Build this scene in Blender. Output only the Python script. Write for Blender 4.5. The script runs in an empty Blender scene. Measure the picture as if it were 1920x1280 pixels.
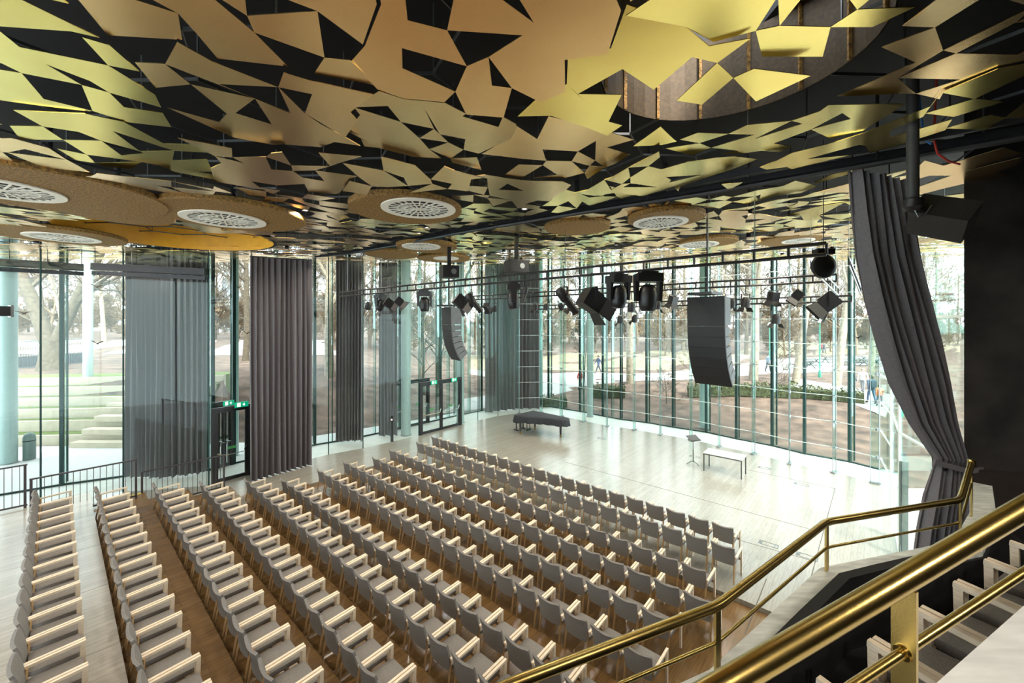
import bpy, math, random
from mathutils import Vector, Matrix

# ------------------------------------------------------------------ camera, world, exposure
scene = bpy.context.scene
COL = scene.collection
F, CZ, HY = 765.6, 6.1, 602.0          # focal length in pixels, eye height, horizon row (1920x1280 frame)
cam_data = bpy.data.cameras.new('camera')
cam_data.sensor_width = 36.0
cam_data.lens = F / 1920.0 * 36.0
cam_data.shift_y = (HY - 640.0) / 1920.0
cam_data.clip_start = 0.05
cam_data.clip_end = 600.0
cam = bpy.data.objects.new('camera', cam_data)
cam.location = (0, 0, CZ)
cam.rotation_euler = (math.pi / 2, 0, 0)
COL.objects.link(cam)
scene.camera = cam

world = bpy.data.worlds.new('overcast_sky')
scene.world = world
world.use_nodes = True
wn, wl = world.node_tree.nodes, world.node_tree.links
bg = wn['Background']
bg.inputs['Color'].default_value = (0.87, 0.95, 1.0, 1)
bg.inputs['Strength'].default_value = 1.5
sun_data = bpy.data.lights.new('sun', 'SUN')
sun_data.energy = 2.4
sun_data.angle = math.radians(14)
sun_data.color = (1.0, 0.93, 0.82)
sun = bpy.data.objects.new('sun', sun_data)
sun.rotation_euler = (math.radians(46), 0, math.radians(28))
COL.objects.link(sun)

scene.view_settings.view_transform = 'Standard'
scene.view_settings.look = 'None'
scene.view_settings.gamma = 1.0
scene.view_settings.use_curve_mapping = False
scene.view_settings.exposure = 1.95
scene.cycles.use_denoising = True
scene.cycles.transparent_max_bounces = 48
scene.cycles.max_bounces = 10
scene.cycles.diffuse_bounces = 6
scene.cycles.glossy_bounces = 5
scene.cycles.caustics_reflective = True
scene.cycles.caustics_refractive = False
scene.cycles.sample_clamp_indirect = 6.0

R = random.Random(7)
A = -0.841
U = Vector((math.sin(A), math.cos(A)))      # along the seat rows, towards the far windows
V = Vector((math.cos(A), -math.sin(A)))     # from the back rows towards the stage
ROWROT = math.atan2(-U.y, -U.x)

def fl(x, y, z=0.0):
    Y = F * (CZ - z) / (y - HY)
    return Vector(((x - 960) / F * Y, Y, z))
def dp(x, y, Y):
    return Vector(((x - 960) / F * Y, Y, CZ - (y - HY) / F * Y))
def sv(s, v, z=0.0):
    p = U * s + V * v
    return Vector((p.x, p.y, z))
def px(p):
    return 960 + F * p[0] / p[1], HY + F * (CZ - p[2]) / p[1]
def zc(X, Y):                                # height of the gold ceiling leaves
    y = min(max(Y, 0), 31)
    return 8.1 + 0.0024 * y * y + 0.05 * math.sin(X * 0.55 + 1.0) + 0.04 * math.sin(Y * 0.7)
def ceil_at(x, y):                           # ceiling point seen at a pixel
    Y = 8.0
    for _ in range(60):
        X = (x - 960) / F * Y
        Y = 0.5 * Y + 0.5 * (zc(X, Y) - CZ) * F / (HY - y)
    X = (x - 960) / F * Y
    return Vector((X, Y, zc(X, Y)))

# ------------------------------------------------------------------ materials
MATS = {}
def mat(name, col, rough=0.5, metal=0.0, var=0.0, scale=6.0, bump=0.0, bscale=40.0, spec=0.5, emit=0.0, aniso=0.0, coat=0.0, stretch=None):
    if name in MATS: return MATS[name]
    m = bpy.data.materials.new(name); m.use_nodes = True
    n, l = m.node_tree.nodes, m.node_tree.links
    b = n['Principled BSDF']
    b.inputs['Base Color'].default_value = (*col, 1)
    b.inputs['Roughness'].default_value = rough
    b.inputs['Metallic'].default_value = metal
    b.inputs['Specular IOR Level'].default_value = spec
    b.inputs['Coat Weight'].default_value = coat
    b.inputs['Coat Roughness'].default_value = 0.12
    b.inputs['Anisotropic'].default_value = aniso
    if emit:
        b.inputs['Emission Color'].default_value = (*col, 1)
        b.inputs['Emission Strength'].default_value = emit
    tc = n.new('ShaderNodeTexCoord'); mp = n.new('ShaderNodeMapping')
    l.new(tc.outputs['Object'], mp.inputs['Vector'])
    if stretch: mp.inputs['Scale'].default_value = stretch
    if var:
        t = n.new('ShaderNodeTexNoise'); t.inputs['Scale'].default_value = scale; t.inputs['Detail'].default_value = 5
        l.new(mp.outputs['Vector'], t.inputs['Vector'])
        r = n.new('ShaderNodeValToRGB')
        r.color_ramp.elements[0].position = 0.3; r.color_ramp.elements[1].position = 0.7
        r.color_ramp.elements[0].color = (*[c * (1 - var) for c in col], 1)
        r.color_ramp.elements[1].color = (*[min(1, c * (1 + var)) for c in col], 1)
        l.new(t.outputs['Fac'], r.inputs['Fac']); l.new(r.outputs['Color'], b.inputs['Base Color'])
    if bump:
        t2 = n.new('ShaderNodeTexNoise'); t2.inputs['Scale'].default_value = bscale; t2.inputs['Detail'].default_value = 4
        l.new(mp.outputs['Vector'], t2.inputs['Vector'])
        bp = n.new('ShaderNodeBump'); bp.inputs['Strength'].default_value = bump; bp.inputs['Distance'].default_value = 0.02
        l.new(t2.outputs['Fac'], bp.inputs['Height']); l.new(bp.outputs['Normal'], b.inputs['Normal'])
    MATS[name] = m
    return m
def glass(name, tint, refl=1.0):
    if name in MATS: return MATS[name]
    m = bpy.data.materials.new(name); m.use_nodes = True
    n, l = m.node_tree.nodes, m.node_tree.links
    n.remove(n['Principled BSDF'])
    tr = n.new('ShaderNodeBsdfTransparent'); tr.inputs['Color'].default_value = (*tint, 1)
    gl = n.new('ShaderNodeBsdfGlossy'); gl.inputs['Roughness'].default_value = 0.0
    gl.inputs['Color'].default_value = (0.85, 0.98, 0.95, 1)
    fr = n.new('ShaderNodeFresnel'); fr.inputs['IOR'].default_value = 1.38
    mu = n.new('ShaderNodeMath'); mu.operation = 'MULTIPLY'; mu.inputs[1].default_value = refl * 0.5
    mx = n.new('ShaderNodeMixShader')
    l.new(fr.outputs[0], mu.inputs[0]); l.new(mu.outputs[0], mx.inputs[0])
    l.new(tr.outputs[0], mx.inputs[1]); l.new(gl.outputs[0], mx.inputs[2])
    l.new(mx.outputs[0], n['Material Output'].inputs['Surface'])
    MATS[name] = m
    return m
def planks(name, c1, c2, rough, plank=(2.4, 0.13), coat=0.3, ang=None):
    m = bpy.data.materials.new(name); m.use_nodes = True
    n, l = m.node_tree.nodes, m.node_tree.links
    b = n['Principled BSDF']
    g = n.new('ShaderNodeNewGeometry'); mp = n.new('ShaderNodeMapping')
    mp.inputs['Rotation'].default_value = (0, 0, -math.atan2(V.y, V.x))
    l.new(g.outputs['Position'], mp.inputs['Vector'])
    br = n.new('ShaderNodeTexBrick')
    br.inputs['Color1'].default_value = (*c1, 1); br.inputs['Color2'].default_value = (*c2, 1)
    br.inputs['Mortar'].default_value = (*[c * 0.55 for c in c1], 1)
    br.inputs['Scale'].default_value = 1.0; br.inputs['Mortar Size'].default_value = 0.0025
    br.inputs['Brick Width'].default_value = plank[0]; br.inputs['Row Height'].default_value = plank[1]
    br.offset = 0.37
    l.new(mp.outputs['Vector'], br.inputs['Vector'])
    mp2 = n.new('ShaderNodeMapping'); mp2.inputs['Scale'].default_value = (2.0, 24.0, 4.0)
    l.new(mp.outputs['Vector'], mp2.inputs['Vector'])
    t = n.new('ShaderNodeTexNoise'); t.inputs['Scale'].default_value = 1.6; t.inputs['Detail'].default_value = 6
    l.new(mp2.outputs['Vector'], t.inputs['Vector'])
    r = n.new('ShaderNodeValToRGB')
    r.color_ramp.elements[0].color = (0.78, 0.76, 0.72, 1); r.color_ramp.elements[1].color = (1.12, 1.12, 1.12, 1)
    r.color_ramp.elements[0].position = 0.3; r.color_ramp.elements[1].position = 0.75
    l.new(t.outputs['Fac'], r.inputs['Fac'])
    mx = n.new('ShaderNodeMix'); mx.data_type = 'RGBA'; mx.blend_type = 'MULTIPLY'; mx.inputs[0].default_value = 1.0
    l.new(br.outputs['Color'], mx.inputs[6]); l.new(r.outputs['Color'], mx.inputs[7])
    l.new(mx.outputs[2], b.inputs['Base Color'])
    b.inputs['Roughness'].default_value = rough
    b.inputs['Coat Weight'].default_value = coat; b.inputs['Coat Roughness'].default_value = 0.18
    MATS[name] = m
    return m

M_STAGE = planks('pale_oak_boards', (0.28, 0.27, 0.235), (0.335, 0.325, 0.29), 0.28, coat=0.6)
M_TIER = planks('brown_oak_boards', (0.165, 0.092, 0.033), (0.215, 0.125, 0.048), 0.27, coat=0.5)
M_PALETIER = planks('pale_tier_boards', (0.40, 0.36, 0.31), (0.48, 0.44, 0.39), 0.28, coat=0.6)  # boards coloured paler and greyer, for the rear tier alone
M_WHITE = mat('white_stone', (0.80, 0.80, 0.78), 0.6, var=0.05, scale=3)
M_GOLD = mat('lemon_lit_gold_sheet', (1.0, 0.78, 0.24), 0.17, 1.0, var=0.05, scale=3, bump=0.04, bscale=300)  # leaf gold with its yellow reflections put into the sheet colour
M_GOLD_PEACHLIT = mat('peach_lit_gold_sheet', (1.0, 0.66, 0.31), 0.20, 1.0, var=0.05, scale=3, bump=0.06, bscale=300)  # same leaf gold, with orange reflections put into the sheet colour
M_BLACK = mat('matt_black', (0.005, 0.005, 0.006), 0.7, var=0.2)
M_STEELBLK = mat('black_painted_steel', (0.02, 0.02, 0.022), 0.4, 0.3, var=0.1)
M_GREYSTEEL = mat('grey_steel', (0.35, 0.37, 0.38), 0.35, 0.9, var=0.08)
M_CHROME = mat('polished_steel', (0.7, 0.72, 0.74), 0.15, 1.0, var=0.03)
M_BRASS = mat('brushed_brass', (0.50, 0.36, 0.12), 0.26, 1.0, var=0.12, scale=5, bump=0.03, bscale=200)
M_FABRIC = mat('grey_woven_fabric', (0.215, 0.200, 0.188), 0.92, var=0.16, scale=90, bump=0.25, bscale=350, spec=0.2)
M_ARMWOOD = mat('pale_ash_wood', (0.78, 0.66, 0.51), 0.45, var=0.14, scale=7, stretch=(14, 1.5, 14))
M_LEGWOOD = mat('oak_leg_wood', (0.42, 0.27, 0.13), 0.45, var=0.16, scale=6, stretch=(14, 14, 1.5))
M_CURTAIN = mat('charcoal_velvet', (0.135, 0.122, 0.13), 0.62, var=0.12, scale=30, spec=0.6)
M_MARBLE = mat('grey_green_marble', (0.62, 0.65, 0.61), 0.35, var=0.3, scale=4, stretch=(1, 4, 1))
M_WALL = mat('dark_plaster', (0.020, 0.017, 0.015), 0.7, var=0.75, scale=2.2, bump=0.15, bscale=9)
M_BRONZE = mat('bronze_granule_panel', (0.25, 0.135, 0.03), 0.65, 0.2, var=0.65, scale=28, bump=0.8, bscale=45)
M_FRET = mat('cream_enamel', (0.86, 0.82, 0.72), 0.45, var=0.03)
M_MESH = mat('perforated_bronze', (0.055, 0.034, 0.014), 0.55, 0.4, var=0.3, scale=30)
M_ORANGE = mat('amber_drum_lining', (0.75, 0.36, 0.02), 0.5, var=0.06)
M_GLASS = glass('clear_facade_glass', (0.962, 0.988, 0.982))
M_GLASSO = glass('outer_facade_glass', (0.962, 0.988, 0.980))
M_FIN = glass('green_glass_fin', (0.80, 0.92, 0.89), 0.5)
M_EDGE = mat('dark_green_glass_edge', (0.005, 0.032, 0.030), 0.5, 0.0, var=0.1, spec=0.3)
M_JOINT = mat('pale_silicone_joint', (0.75, 0.86, 0.84), 0.4, var=0.03)
M_COLUMN = mat('teal_grey_painted_column', (0.34, 0.44, 0.43), 0.45, var=0.05)
M_BARK = mat('pale_plane_bark', (0.27, 0.225, 0.17), 0.9, var=0.35, scale=5, bump=0.5, bscale=14)
M_BARKD = mat('brown_bark', (0.11, 0.085, 0.06), 0.9, var=0.35, scale=6, bump=0.5, bscale=14)
M_WOODBARK = mat('tan_bark', (0.22, 0.16, 0.105), 0.9, var=0.3, scale=5)
M_LITTER = mat('leaf_litter_soil', (0.115, 0.074, 0.055), 0.95, var=0.6, scale=1.1, bump=0.8, bscale=12)
M_GRASS = mat('winter_lawn', (0.25, 0.215, 0.14), 0.95, var=0.3, scale=1.2, bump=0.4, bscale=30)
M_TURF = mat('green_turf', (0.12, 0.16, 0.035), 0.95, var=0.3, scale=8, bump=0.5, bscale=60)
M_PATH = mat('pale_gravel_path', (0.55, 0.54, 0.53), 0.9, var=0.08, scale=8)
M_CONC = mat('pale_cast_concrete', (0.50, 0.43, 0.33), 0.85, var=0.08, scale=3)
M_HEDGE = mat('hedge_leaves', (0.08, 0.095, 0.03), 0.8, var=0.45, scale=9)
M_GREEN = mat('exit_sign_green', (0.0, 0.42, 0.22), 0.4, emit=0.12, var=0.02)
M_SIGNW = mat('exit_sign_white', (0.9, 0.95, 0.92), 0.4, emit=0.25, var=0.02)
M_YELLOW = mat('yellow_safety_tape', (0.75, 0.62, 0.04), 0.5, var=0.05)
M_TABLETOP = mat('white_laminate', (0.78, 0.80, 0.80), 0.3, var=0.03)
M_COVER = mat('black_piano_cover', (0.018, 0.02, 0.026), 0.75, var=0.2, scale=20)
M_BIRD = mat('brown_bird_film', (0.05, 0.035, 0.02), 0.6, var=0.1)

# ------------------------------------------------------------------ mesh helpers
class MB:
    def __init__(s): s.v, s.f, s.mi = [], [], []
    def add(s, vs, fs, mi=0):
        k = len(s.v); s.v += [tuple(p) for p in vs]; s.f += [tuple(i + k for i in f) for f in fs]; s.mi += [mi] * len(fs)
        return s
    def box(s, c, d, rz=0.0, m=None, mi=0, taper=1.0):
        x, y, z = d[0] / 2, d[1] / 2, d[2] / 2
        vs = [Vector((i * x * (taper if k < 0 else 1), j * y * (taper if k < 0 else 1), k * z)) for k in (-1, 1) for j in (-1, 1) for i in (-1, 1)]
        mm = m if m is not None else Matrix.Rotation(rz, 3, 'Z')
        vs = [mm @ p + Vector(c) for p in vs]
        return s.add(vs, [(0, 2, 3, 1), (4, 5, 7, 6), (0, 1, 5, 4), (1, 3, 7, 5), (3, 2, 6, 7), (2, 0, 4, 6)], mi)
    def bar(s, a, b, w, h, mi=0, up=(0, 0, 1)):
        a, b = Vector(a), Vector(b); d = (b - a).normalized(); up = Vector(up)
        if abs(d.dot(up)) > 0.97: up = Vector((0, 1, 0))
        x = d.cross(up).normalized(); y = x.cross(d)
        vs = [q + x * (i * w / 2) + y * (j * h / 2) for q in (a, b) for (i, j) in ((-1, -1), (1, -1), (1, 1), (-1, 1))]
        return s.add(vs, [(3, 2, 1, 0), (4, 5, 6, 7), (0, 1, 5, 4), (1, 2, 6, 5), (2, 3, 7, 6), (3, 0, 4, 7)], mi)
    def tube(s, pts, r, n=8, cap=True, mi=0):
        pts = [Vector(p) for p in pts]; rs = r if isinstance(r, (list, tuple)) else [r] * len(pts)
        vs = []; ref = None
        for i, p in enumerate(pts):
            d = (pts[min(i + 1, len(pts) - 1)] - pts[max(i - 1, 0)]).normalized()
            if ref is None: ref = Vector((0, 0, 1)) if abs(d.z) < 0.9 else Vector((1, 0, 0))
            x = d.cross(ref).normalized(); y = d.cross(x); ref = x.cross(d) * -1 if False else ref
            vs += [p + (x * math.cos(2 * math.pi * k / n) + y * math.sin(2 * math.pi * k / n)) * rs[i] for k in range(n)]
        fs = [(i * n + k, i * n + (k + 1) % n, (i + 1) * n + (k + 1) % n, (i + 1) * n + k) for i in range(len(pts) - 1) for k in range(n)]
        if cap: fs += [tuple(range(n))[::-1], tuple((len(pts) - 1) * n + k for k in range(n))]
        return s.add(vs, fs, mi)
    def prism(s, poly, z0, z1, mi=0):
        n = len(poly)
        vs = [(p[0], p[1], z0) for p in poly] + [(p[0], p[1], z1) for p in poly]
        area = sum(poly[i][0] * poly[(i + 1) % n][1] - poly[(i + 1) % n][0] * poly[i][1] for i in range(n))
        t, bt = tuple(range(n, 2 * n)), tuple(range(n))[::-1]
        sd = [(i, (i + 1) % n, n + (i + 1) % n, n + i) for i in range(n)]
        if area < 0: t, bt, sd = t[::-1], bt[::-1], [f[::-1] for f in sd]
        return s.add(vs, [t, bt] + sd, mi)
    def lathe(s, prof, c=(0, 0, 0), n=24, m=None, mi=0):
        c = Vector(c); m = m or Matrix.Identity(3)
        vs = [m @ Vector((r * math.cos(2 * math.pi * k / n), r * math.sin(2 * math.pi * k / n), z)) + c for (r, z) in prof for k in range(n)]
        fs = [(i * n + k, i * n + (k + 1) % n, (i + 1) * n + (k + 1) % n, (i + 1) * n + k) for i in range(len(prof) - 1) for k in range(n)]
        return s.add(vs, fs, mi)
    def grid(s, pts, mi=0):
        h, w = len(pts), len(pts[0])
        return s.add([p for r in pts for p in r], [(i * w + j, i * w + j + 1, (i + 1) * w + j + 1, (i + 1) * w + j) for i in range(h - 1) for j in range(w - 1)], mi)
    def sheet(s, pts, thick=0.012, mi=0):
        h, w = len(pts), len(pts[0]); off = []
        P = [[Vector(p) for p in r] for r in pts]
        for i in range(h):
            r = []
            for j in range(w):
                a = P[i][min(j + 1, w - 1)] - P[i][max(j - 1, 0)]; b = P[min(i + 1, h - 1)][j] - P[max(i - 1, 0)][j]
                nn = a.cross(b); nn = nn.normalized() if nn.length > 1e-9 else Vector((0, 0, 1))
                r.append(P[i][j] + nn * thick)
            off.append(r)
        s.grid([r[::-1] for r in P], mi); s.grid(off, mi)
        bd = [(0, j) for j in range(w)] + [(i, w - 1) for i in range(1, h)] + [(h - 1, j) for j in range(w - 2, -1, -1)] + [(i, 0) for i in range(h - 2, 0, -1)]
        vs = [P[i][j] for i, j in bd] + [off[i][j] for i, j in bd]; n = len(bd)
        return s.add(vs, [(k, (k + 1) % n, n + (k + 1) % n, n + k) for k in range(n)], mi)
    def mesh(s, name, mats, smooth=None):
        me = bpy.data.meshes.new(name); me.from_pydata(s.v, [], s.f); 
        for m in (mats if isinstance(mats, (list, tuple)) else [mats]): me.materials.append(m)
        if any(s.mi): me.polygons.foreach_set('material_index', s.mi)
        if smooth:
            me.polygons.foreach_set('use_smooth', [True] * len(me.polygons)); me.set_sharp_from_angle(angle=math.radians(smooth))
        me.update(); return me
    def build(s, name, mats, parent=None, smooth=None, loc=None):
        return obj(name, s.mesh(name, mats, smooth), parent, loc)
def obj(name, me, parent=None, loc=None):
    o = bpy.data.objects.new(name, me); COL.objects.link(o)
    if parent: o.parent = parent
    if loc is not None: o.location = loc
    return o
def tag(o, label, cat, group=None, kind=None):
    o['label'] = label; o['category'] = cat
    if group: o['group'] = group
    if kind: o['kind'] = kind
    return o
def struct(o): o['kind'] = 'structure'; return o
def empty(name, loc, rz=0.0):
    o = bpy.data.objects.new(name, None); COL.objects.link(o); o.location = loc; o.rotation_euler = (0, 0, rz); o.empty_display_size = 0.2
    return o
def thing(name, loc, label, cat, rz=0.0, group=None): return tag(empty(name, loc, rz), label, cat, group)
def copy_tree(o, parent=None):
    c = o.copy(); COL.objects.link(c)
    if parent: c.parent = parent
    for ch in [x for x in o.children]: copy_tree(ch, c)
    return c
ORD = 'first second third fourth fifth sixth seventh eighth ninth tenth eleventh twelfth thirteenth fourteenth fifteenth sixteenth seventeenth eighteenth nineteenth twentieth twenty-first twenty-second'.split()
def clip(poly, n, d):                        # keep the part where p.n >= d
    out = []
    for i in range(len(poly)):
        a, b = Vector(poly[i]), Vector(poly[(i + 1) % len(poly)]); da, db = a.dot(n) - d, b.dot(n) - d
        if da >= 0: out.append(a)
        if da * db < 0: out.append(a + (b - a) * (da / (da - db)))
    return out

# ------------------------------------------------------------------ plan of the glass walls
INNER = [(-26, 5.0), (-21.5, 9.0), (-18.3, 11.6), (-15.7, 13.6), (-13.9, 14.6), (-11.25, 15.15), (-10.4, 16.3), (-8.4, 18.7), (-7.15, 19.6), (-4.96, 21.8), (-3.0, 24.07),
         (-2.1, 25.1), (-0.9, 26.3), (0.46, 27.1), (2.03, 27.3), (3.25, 26.2), (4.47, 24.9), (5.58, 23.8), (6.95, 23.0), (8.03, 22.0), (9.3, 21.05), (10.15, 19.9),
         (11.2, 18.8), (11.95, 17.55), (13.1, 16.5), (13.75, 15.26), (12.25, 13.2), (10.05, 10.6), (8.6, 7.5)]
INNER = [Vector(p) for p in INNER]
def offset(poly, d):
    out = []
    for i, p in enumerate(poly):
        n = Vector((0, 0))
        for a, b in ((i - 1, i), (i, i + 1)):
            if 0 <= a and b < len(poly):
                t = (poly[b] - poly[a]).normalized(); n += Vector((-t.y, t.x))
        n.normalize(); out.append(p + n * d)
    return out
OUTER = offset(INNER[:26], 1.9)
CLOSE = [Vector((6.6, 5.7)), Vector((9.5, 2.0)), Vector((9.5, -5.0)), Vector((-26, -5.0))]
HALL = INNER + CLOSE
def inside(p, poly):
    c = False
    for i in range(len(poly)):
        a, b = poly[i], poly[i - 1]
        if (a[1] > p[1]) != (b[1] > p[1]) and p[0] < (b[0] - a[0]) * (p[1] - a[1]) / (b[1] - a[1]) + a[0]: c = not c
    return c

# ------------------------------------------------------------------ floor, stage and tiers
floor = struct(MB().prism(HALL, -0.4, -0.10).build('floor', M_TIER))
PIT_S0, PIT_S1, STAGE_V = 0.4, 15.85, 10.03
MB().prism(clip(HALL, V, STAGE_V), -0.099, 0).build('stage_floor', M_STAGE, floor)
MB().prism(clip(clip(HALL, -V, -STAGE_V), U, PIT_S1), -0.099, 0).build('side_floor', M_STAGE, floor)
MB().prism(clip(clip(HALL, -V, -STAGE_V), -U, -PIT_S0), -0.099, 0).build('side_floor', M_STAGE, floor)
ROWS = [('L', 11.487, 15.224, 0.0), ('K', 10.492, 14.967, 0.0), ('J', 9.325, 15.248, -0.10), ('I', 8.361, 14.872, -0.10), ('H', 7.373, 15.309, -0.10), ('G', 6.352, 15.182, -0.10),
        ('F', 5.011, 14.816, 0.05), ('E', 4.038, 15.042, 0.26), ('D', 2.900, 15.169, 0.46), ('C', 1.848, 15.204, 0.72), ('B', 0.714, 15.168, 0.96), ('A', -0.318, 15.030, 1.22)]
tiers = ROWS[6:]
for i, (nm, v0, s0, z) in enumerate(tiers):
    vf = ROWS[5 + i][1] - 0.06
    vb = v0 - 0.06 if i + 1 < len(tiers) else -5.5
    s1 = 15.85 if nm in 'FE' else 16.45
    if nm == 'A': s1 = 16.8
    # every tier is laid from square boarded platforms
    ss = s1
    while ss > PIT_S0 + 0.01:
        se = max(ss - 2.05, PIT_S0)
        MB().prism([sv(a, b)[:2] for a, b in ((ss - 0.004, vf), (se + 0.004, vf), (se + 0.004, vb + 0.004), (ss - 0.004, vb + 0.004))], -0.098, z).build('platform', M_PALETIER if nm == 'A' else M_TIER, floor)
        ss = se
for s_, va, vb, z in ((16.38, 1.0, 1.7, 0.967), (16.38, 2.1, 2.7, 0.727)):
    MB().box(sv(s_, (va + vb) / 2, z), (0.05, vb - va, 0.01), ROWROT).build('edge_tape', M_YELLOW, floor)
M_GROOVE = mat('floor_groove', (0.06, 0.05, 0.04), 0.7, var=0.1)
for a, b in ((fl(1060, 866), fl(1520, 992)), (fl(1566, 915), fl(1517, 1095)), (fl(1400, 880), fl(1566, 916)), (fl(1385, 1012), fl(1530, 1053)), (fl(1437, 1085), fl(1397, 1189))):
    MB().bar(a + Vector((0, 0, 0.001)), b + Vector((0, 0, 0.001)), 0.014, 0.004).build('floor_joint', M_GROOVE, floor)
M_FRAME = mat('floor_box_frame', (0.13, 0.17, 0.19), 0.4, 0.6, var=0.1)
for x, y in ((1441, 1020), (1513, 1043), (1503, 908), (1433, 877), (1303, 856), (1128, 822)):
    c = fl(x, y); m = MB()
    for i, j, w, h in ((-.22, 0, .02, .22), (.22, 0, .02, .22), (0, .1, .44, .012), (0, -.1, .44, .012), (-.15, 0, .012, .2), (.15, 0, .012, .2), (-.185, 0, .04, .1)):
        q = Matrix.Rotation(ROWROT, 3, 'Z') @ Vector((i, j, 0)); m.box(c + q + Vector((0, 0, .002)), (w, h, .006), ROWROT)
    m.build('floor_box', M_FRAME, floor)
# the walkway between the two glass skins
cav = [p for p in INNER[:26]] + [p for p in offset(INNER[:26], 2.05)][::-1]
cm = MB(); o2 = offset(INNER[:26], 2.05)
for i in range(25): cm.prism([INNER[i], INNER[i + 1], o2[i + 1], o2[i]], -0.4, -0.01)
struct(cm.build('trim_1', M_WHITE))

# ------------------------------------------------------------------ dark walls behind and beside the camera
w_right = struct(MB().prism([(6.42, 5.8), (7.2, 5.55), (9.9, 4.0), (9.9, 4.6), (8.3, 7.1), (7.2, 6.2)], -0.3, 10.2).build('wall_right', M_WALL))
MB().prism([(6.40, 5.76), (7.16, 5.50), (9.85, 3.95), (9.86, 3.99), (7.2, 5.552), (6.42, 5.802)], 3.2, 4.02).build('wall_skirting', mat('brown_black_panel', (0.03, 0.02, 0.017), 0.5, var=0.2), w_right)
for k in range(5):                            # the hall is glazed behind the camera as well, left of the gallery
    w = struct(empty('window_%d' % (80 + k), (-26 + 4 * k, -5.0, 0)))
    MB().box((2, 0, 4.6), (3.96, .014, 9.2)).build('pane', M_GLASS, w); MB().box((0, 0, 4.6), (.06, .2, 9.2)).build('glass_fin', M_EDGE, w)
struct(MB().box((1.8, -5.1, 4.6), (15.6, 0.2, 11)).build('wall_back', M_WALL))
struct(MB().box((9.7, 0.4, 4.6), (0.2, 11, 11)).build('wall_side', M_WALL))

# ------------------------------------------------------------------ roof, ceiling grid and gold leaf panels
roof_poly = [(-34, 3), (-29, 10), (-20, 18.5), (-13, 24.5), (-5, 29.8), (0.5, 31.0), (6.5, 29.5), (12.5, 25.5), (16.5, 20), (17.5, 14.5), (12.5, 9), (10.2, 5.2), (10.2, -5.4), (-34, -5.4)]
roof_poly = [Vector(p) for p in roof_poly]
DRUM = (1.85, 3.5, 1.06)                      # light drum above the near leaves
cs = MB(); NX, NY = 44, 36
def ceil_grid(dz, flip):
    g = []
    for j in range(NY + 1):
        g.append([(-34 + 52 * i / NX, -5.4 + 36.6 * j / NY, zc(-34 + 52 * i / NX, -5.4 + 36.6 * j / NY) + dz) for i in range(NX + 1)])
    return g
for j in range(NY):
    for i in range(NX):
        x0, x1 = -34 + 52 * i / NX, -34 + 52 * (i + 1) / NX; y0, y1 = -5.4 + 36.6 * j / NY, -5.4 + 36.6 * (j + 1) / NY
        if not inside(((x0 + x1) / 2, (y0 + y1) / 2), roof_poly): continue
        if math.hypot((x0 + x1) / 2 - DRUM[0], (y0 + y1) / 2 - DRUM[1]) < .95: continue      # daylight shaft of the light drum
        z = [zc(a, b) + 1.05 for a, b in ((x0, y0), (x1, y0), (x1, y1), (x0, y1))]
        cs.add([(x0, y0, z[0]), (x1, y0, z[1]), (x1, y1, z[2]), (x0, y1, z[3]), (x0, y0, z[0] + .5), (x1, y0, z[1] + .5), (x1, y1, z[2] + .5), (x0, y1, z[3] + .5)],
               [(3, 2, 1, 0), (4, 5, 6, 7), (0, 1, 5, 4), (1, 2, 6, 5), (2, 3, 7, 6), (3, 0, 4, 7)])
ceiling = struct(cs.build('ceiling', M_BLACK))

DISCS = [  # centre px, width px of the bronze disc, grille centre px and width (or None)
    (762, 386, 205, 790, 380, 133, 'large bronze disc with cream fretwork above the middle rows'),
    (1248, 403, 137, 1244, 410, 100, 'bronze disc with cream fretwork above the stage table'),
    (1082, 421, 122, None, 0, 0, 'plain bronze disc between two fretwork discs over the stage'),
    (1328, 449, 100, 1316, 451, 70, 'small bronze disc with fretwork above the right line array'),
    (437, 398, 245, 412, 400, 138, 'wide bronze disc with fretwork above the tall grey curtain'),
    (90, 352, 350, 42, 342, 160, 'widest bronze disc with fretwork at the far left'),
    (220, 393, 170, None, 0, 0, 'plain bronze disc beside the widest fretwork disc'),
    (800, 458, 112, 793, 456, 70, 'bronze disc with fretwork over the glass double door'),
    (735, 473, 96, None, 0, 0, 'plain far bronze disc over the glass double door'),
    (832, 481, 98, 838, 480, 46, 'farthest fretwork disc over the glass double door'),
    (110, 437, 190, 112, 438, 104, 'bronze disc with fretwork near the left window blinds'),
    (1480, 445, 104, 1492, 444, 52, 'bronze disc with fretwork nearest the tied curtain')]
HOLES = []
discs = []
for (x, y, w, gx, gy, gw, lab) in DISCS:
    c = ceil_at(x, y); Rr = w * c.y / F / 2
    discs.append((c, Rr, x, y, gx, gy, gw, lab)); HOLES.append((c.x, c.y, Rr + 0.08))
oc = ceil_at(330, 441); HOLES.append((oc.x, oc.y, 2.42))
SLOT_V, SLOT_W = 6.95, 0.34
# seven-sided pole position etc. excluded from the leaves
HOLES.append((4.22, 4.3, 0.10))

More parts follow.
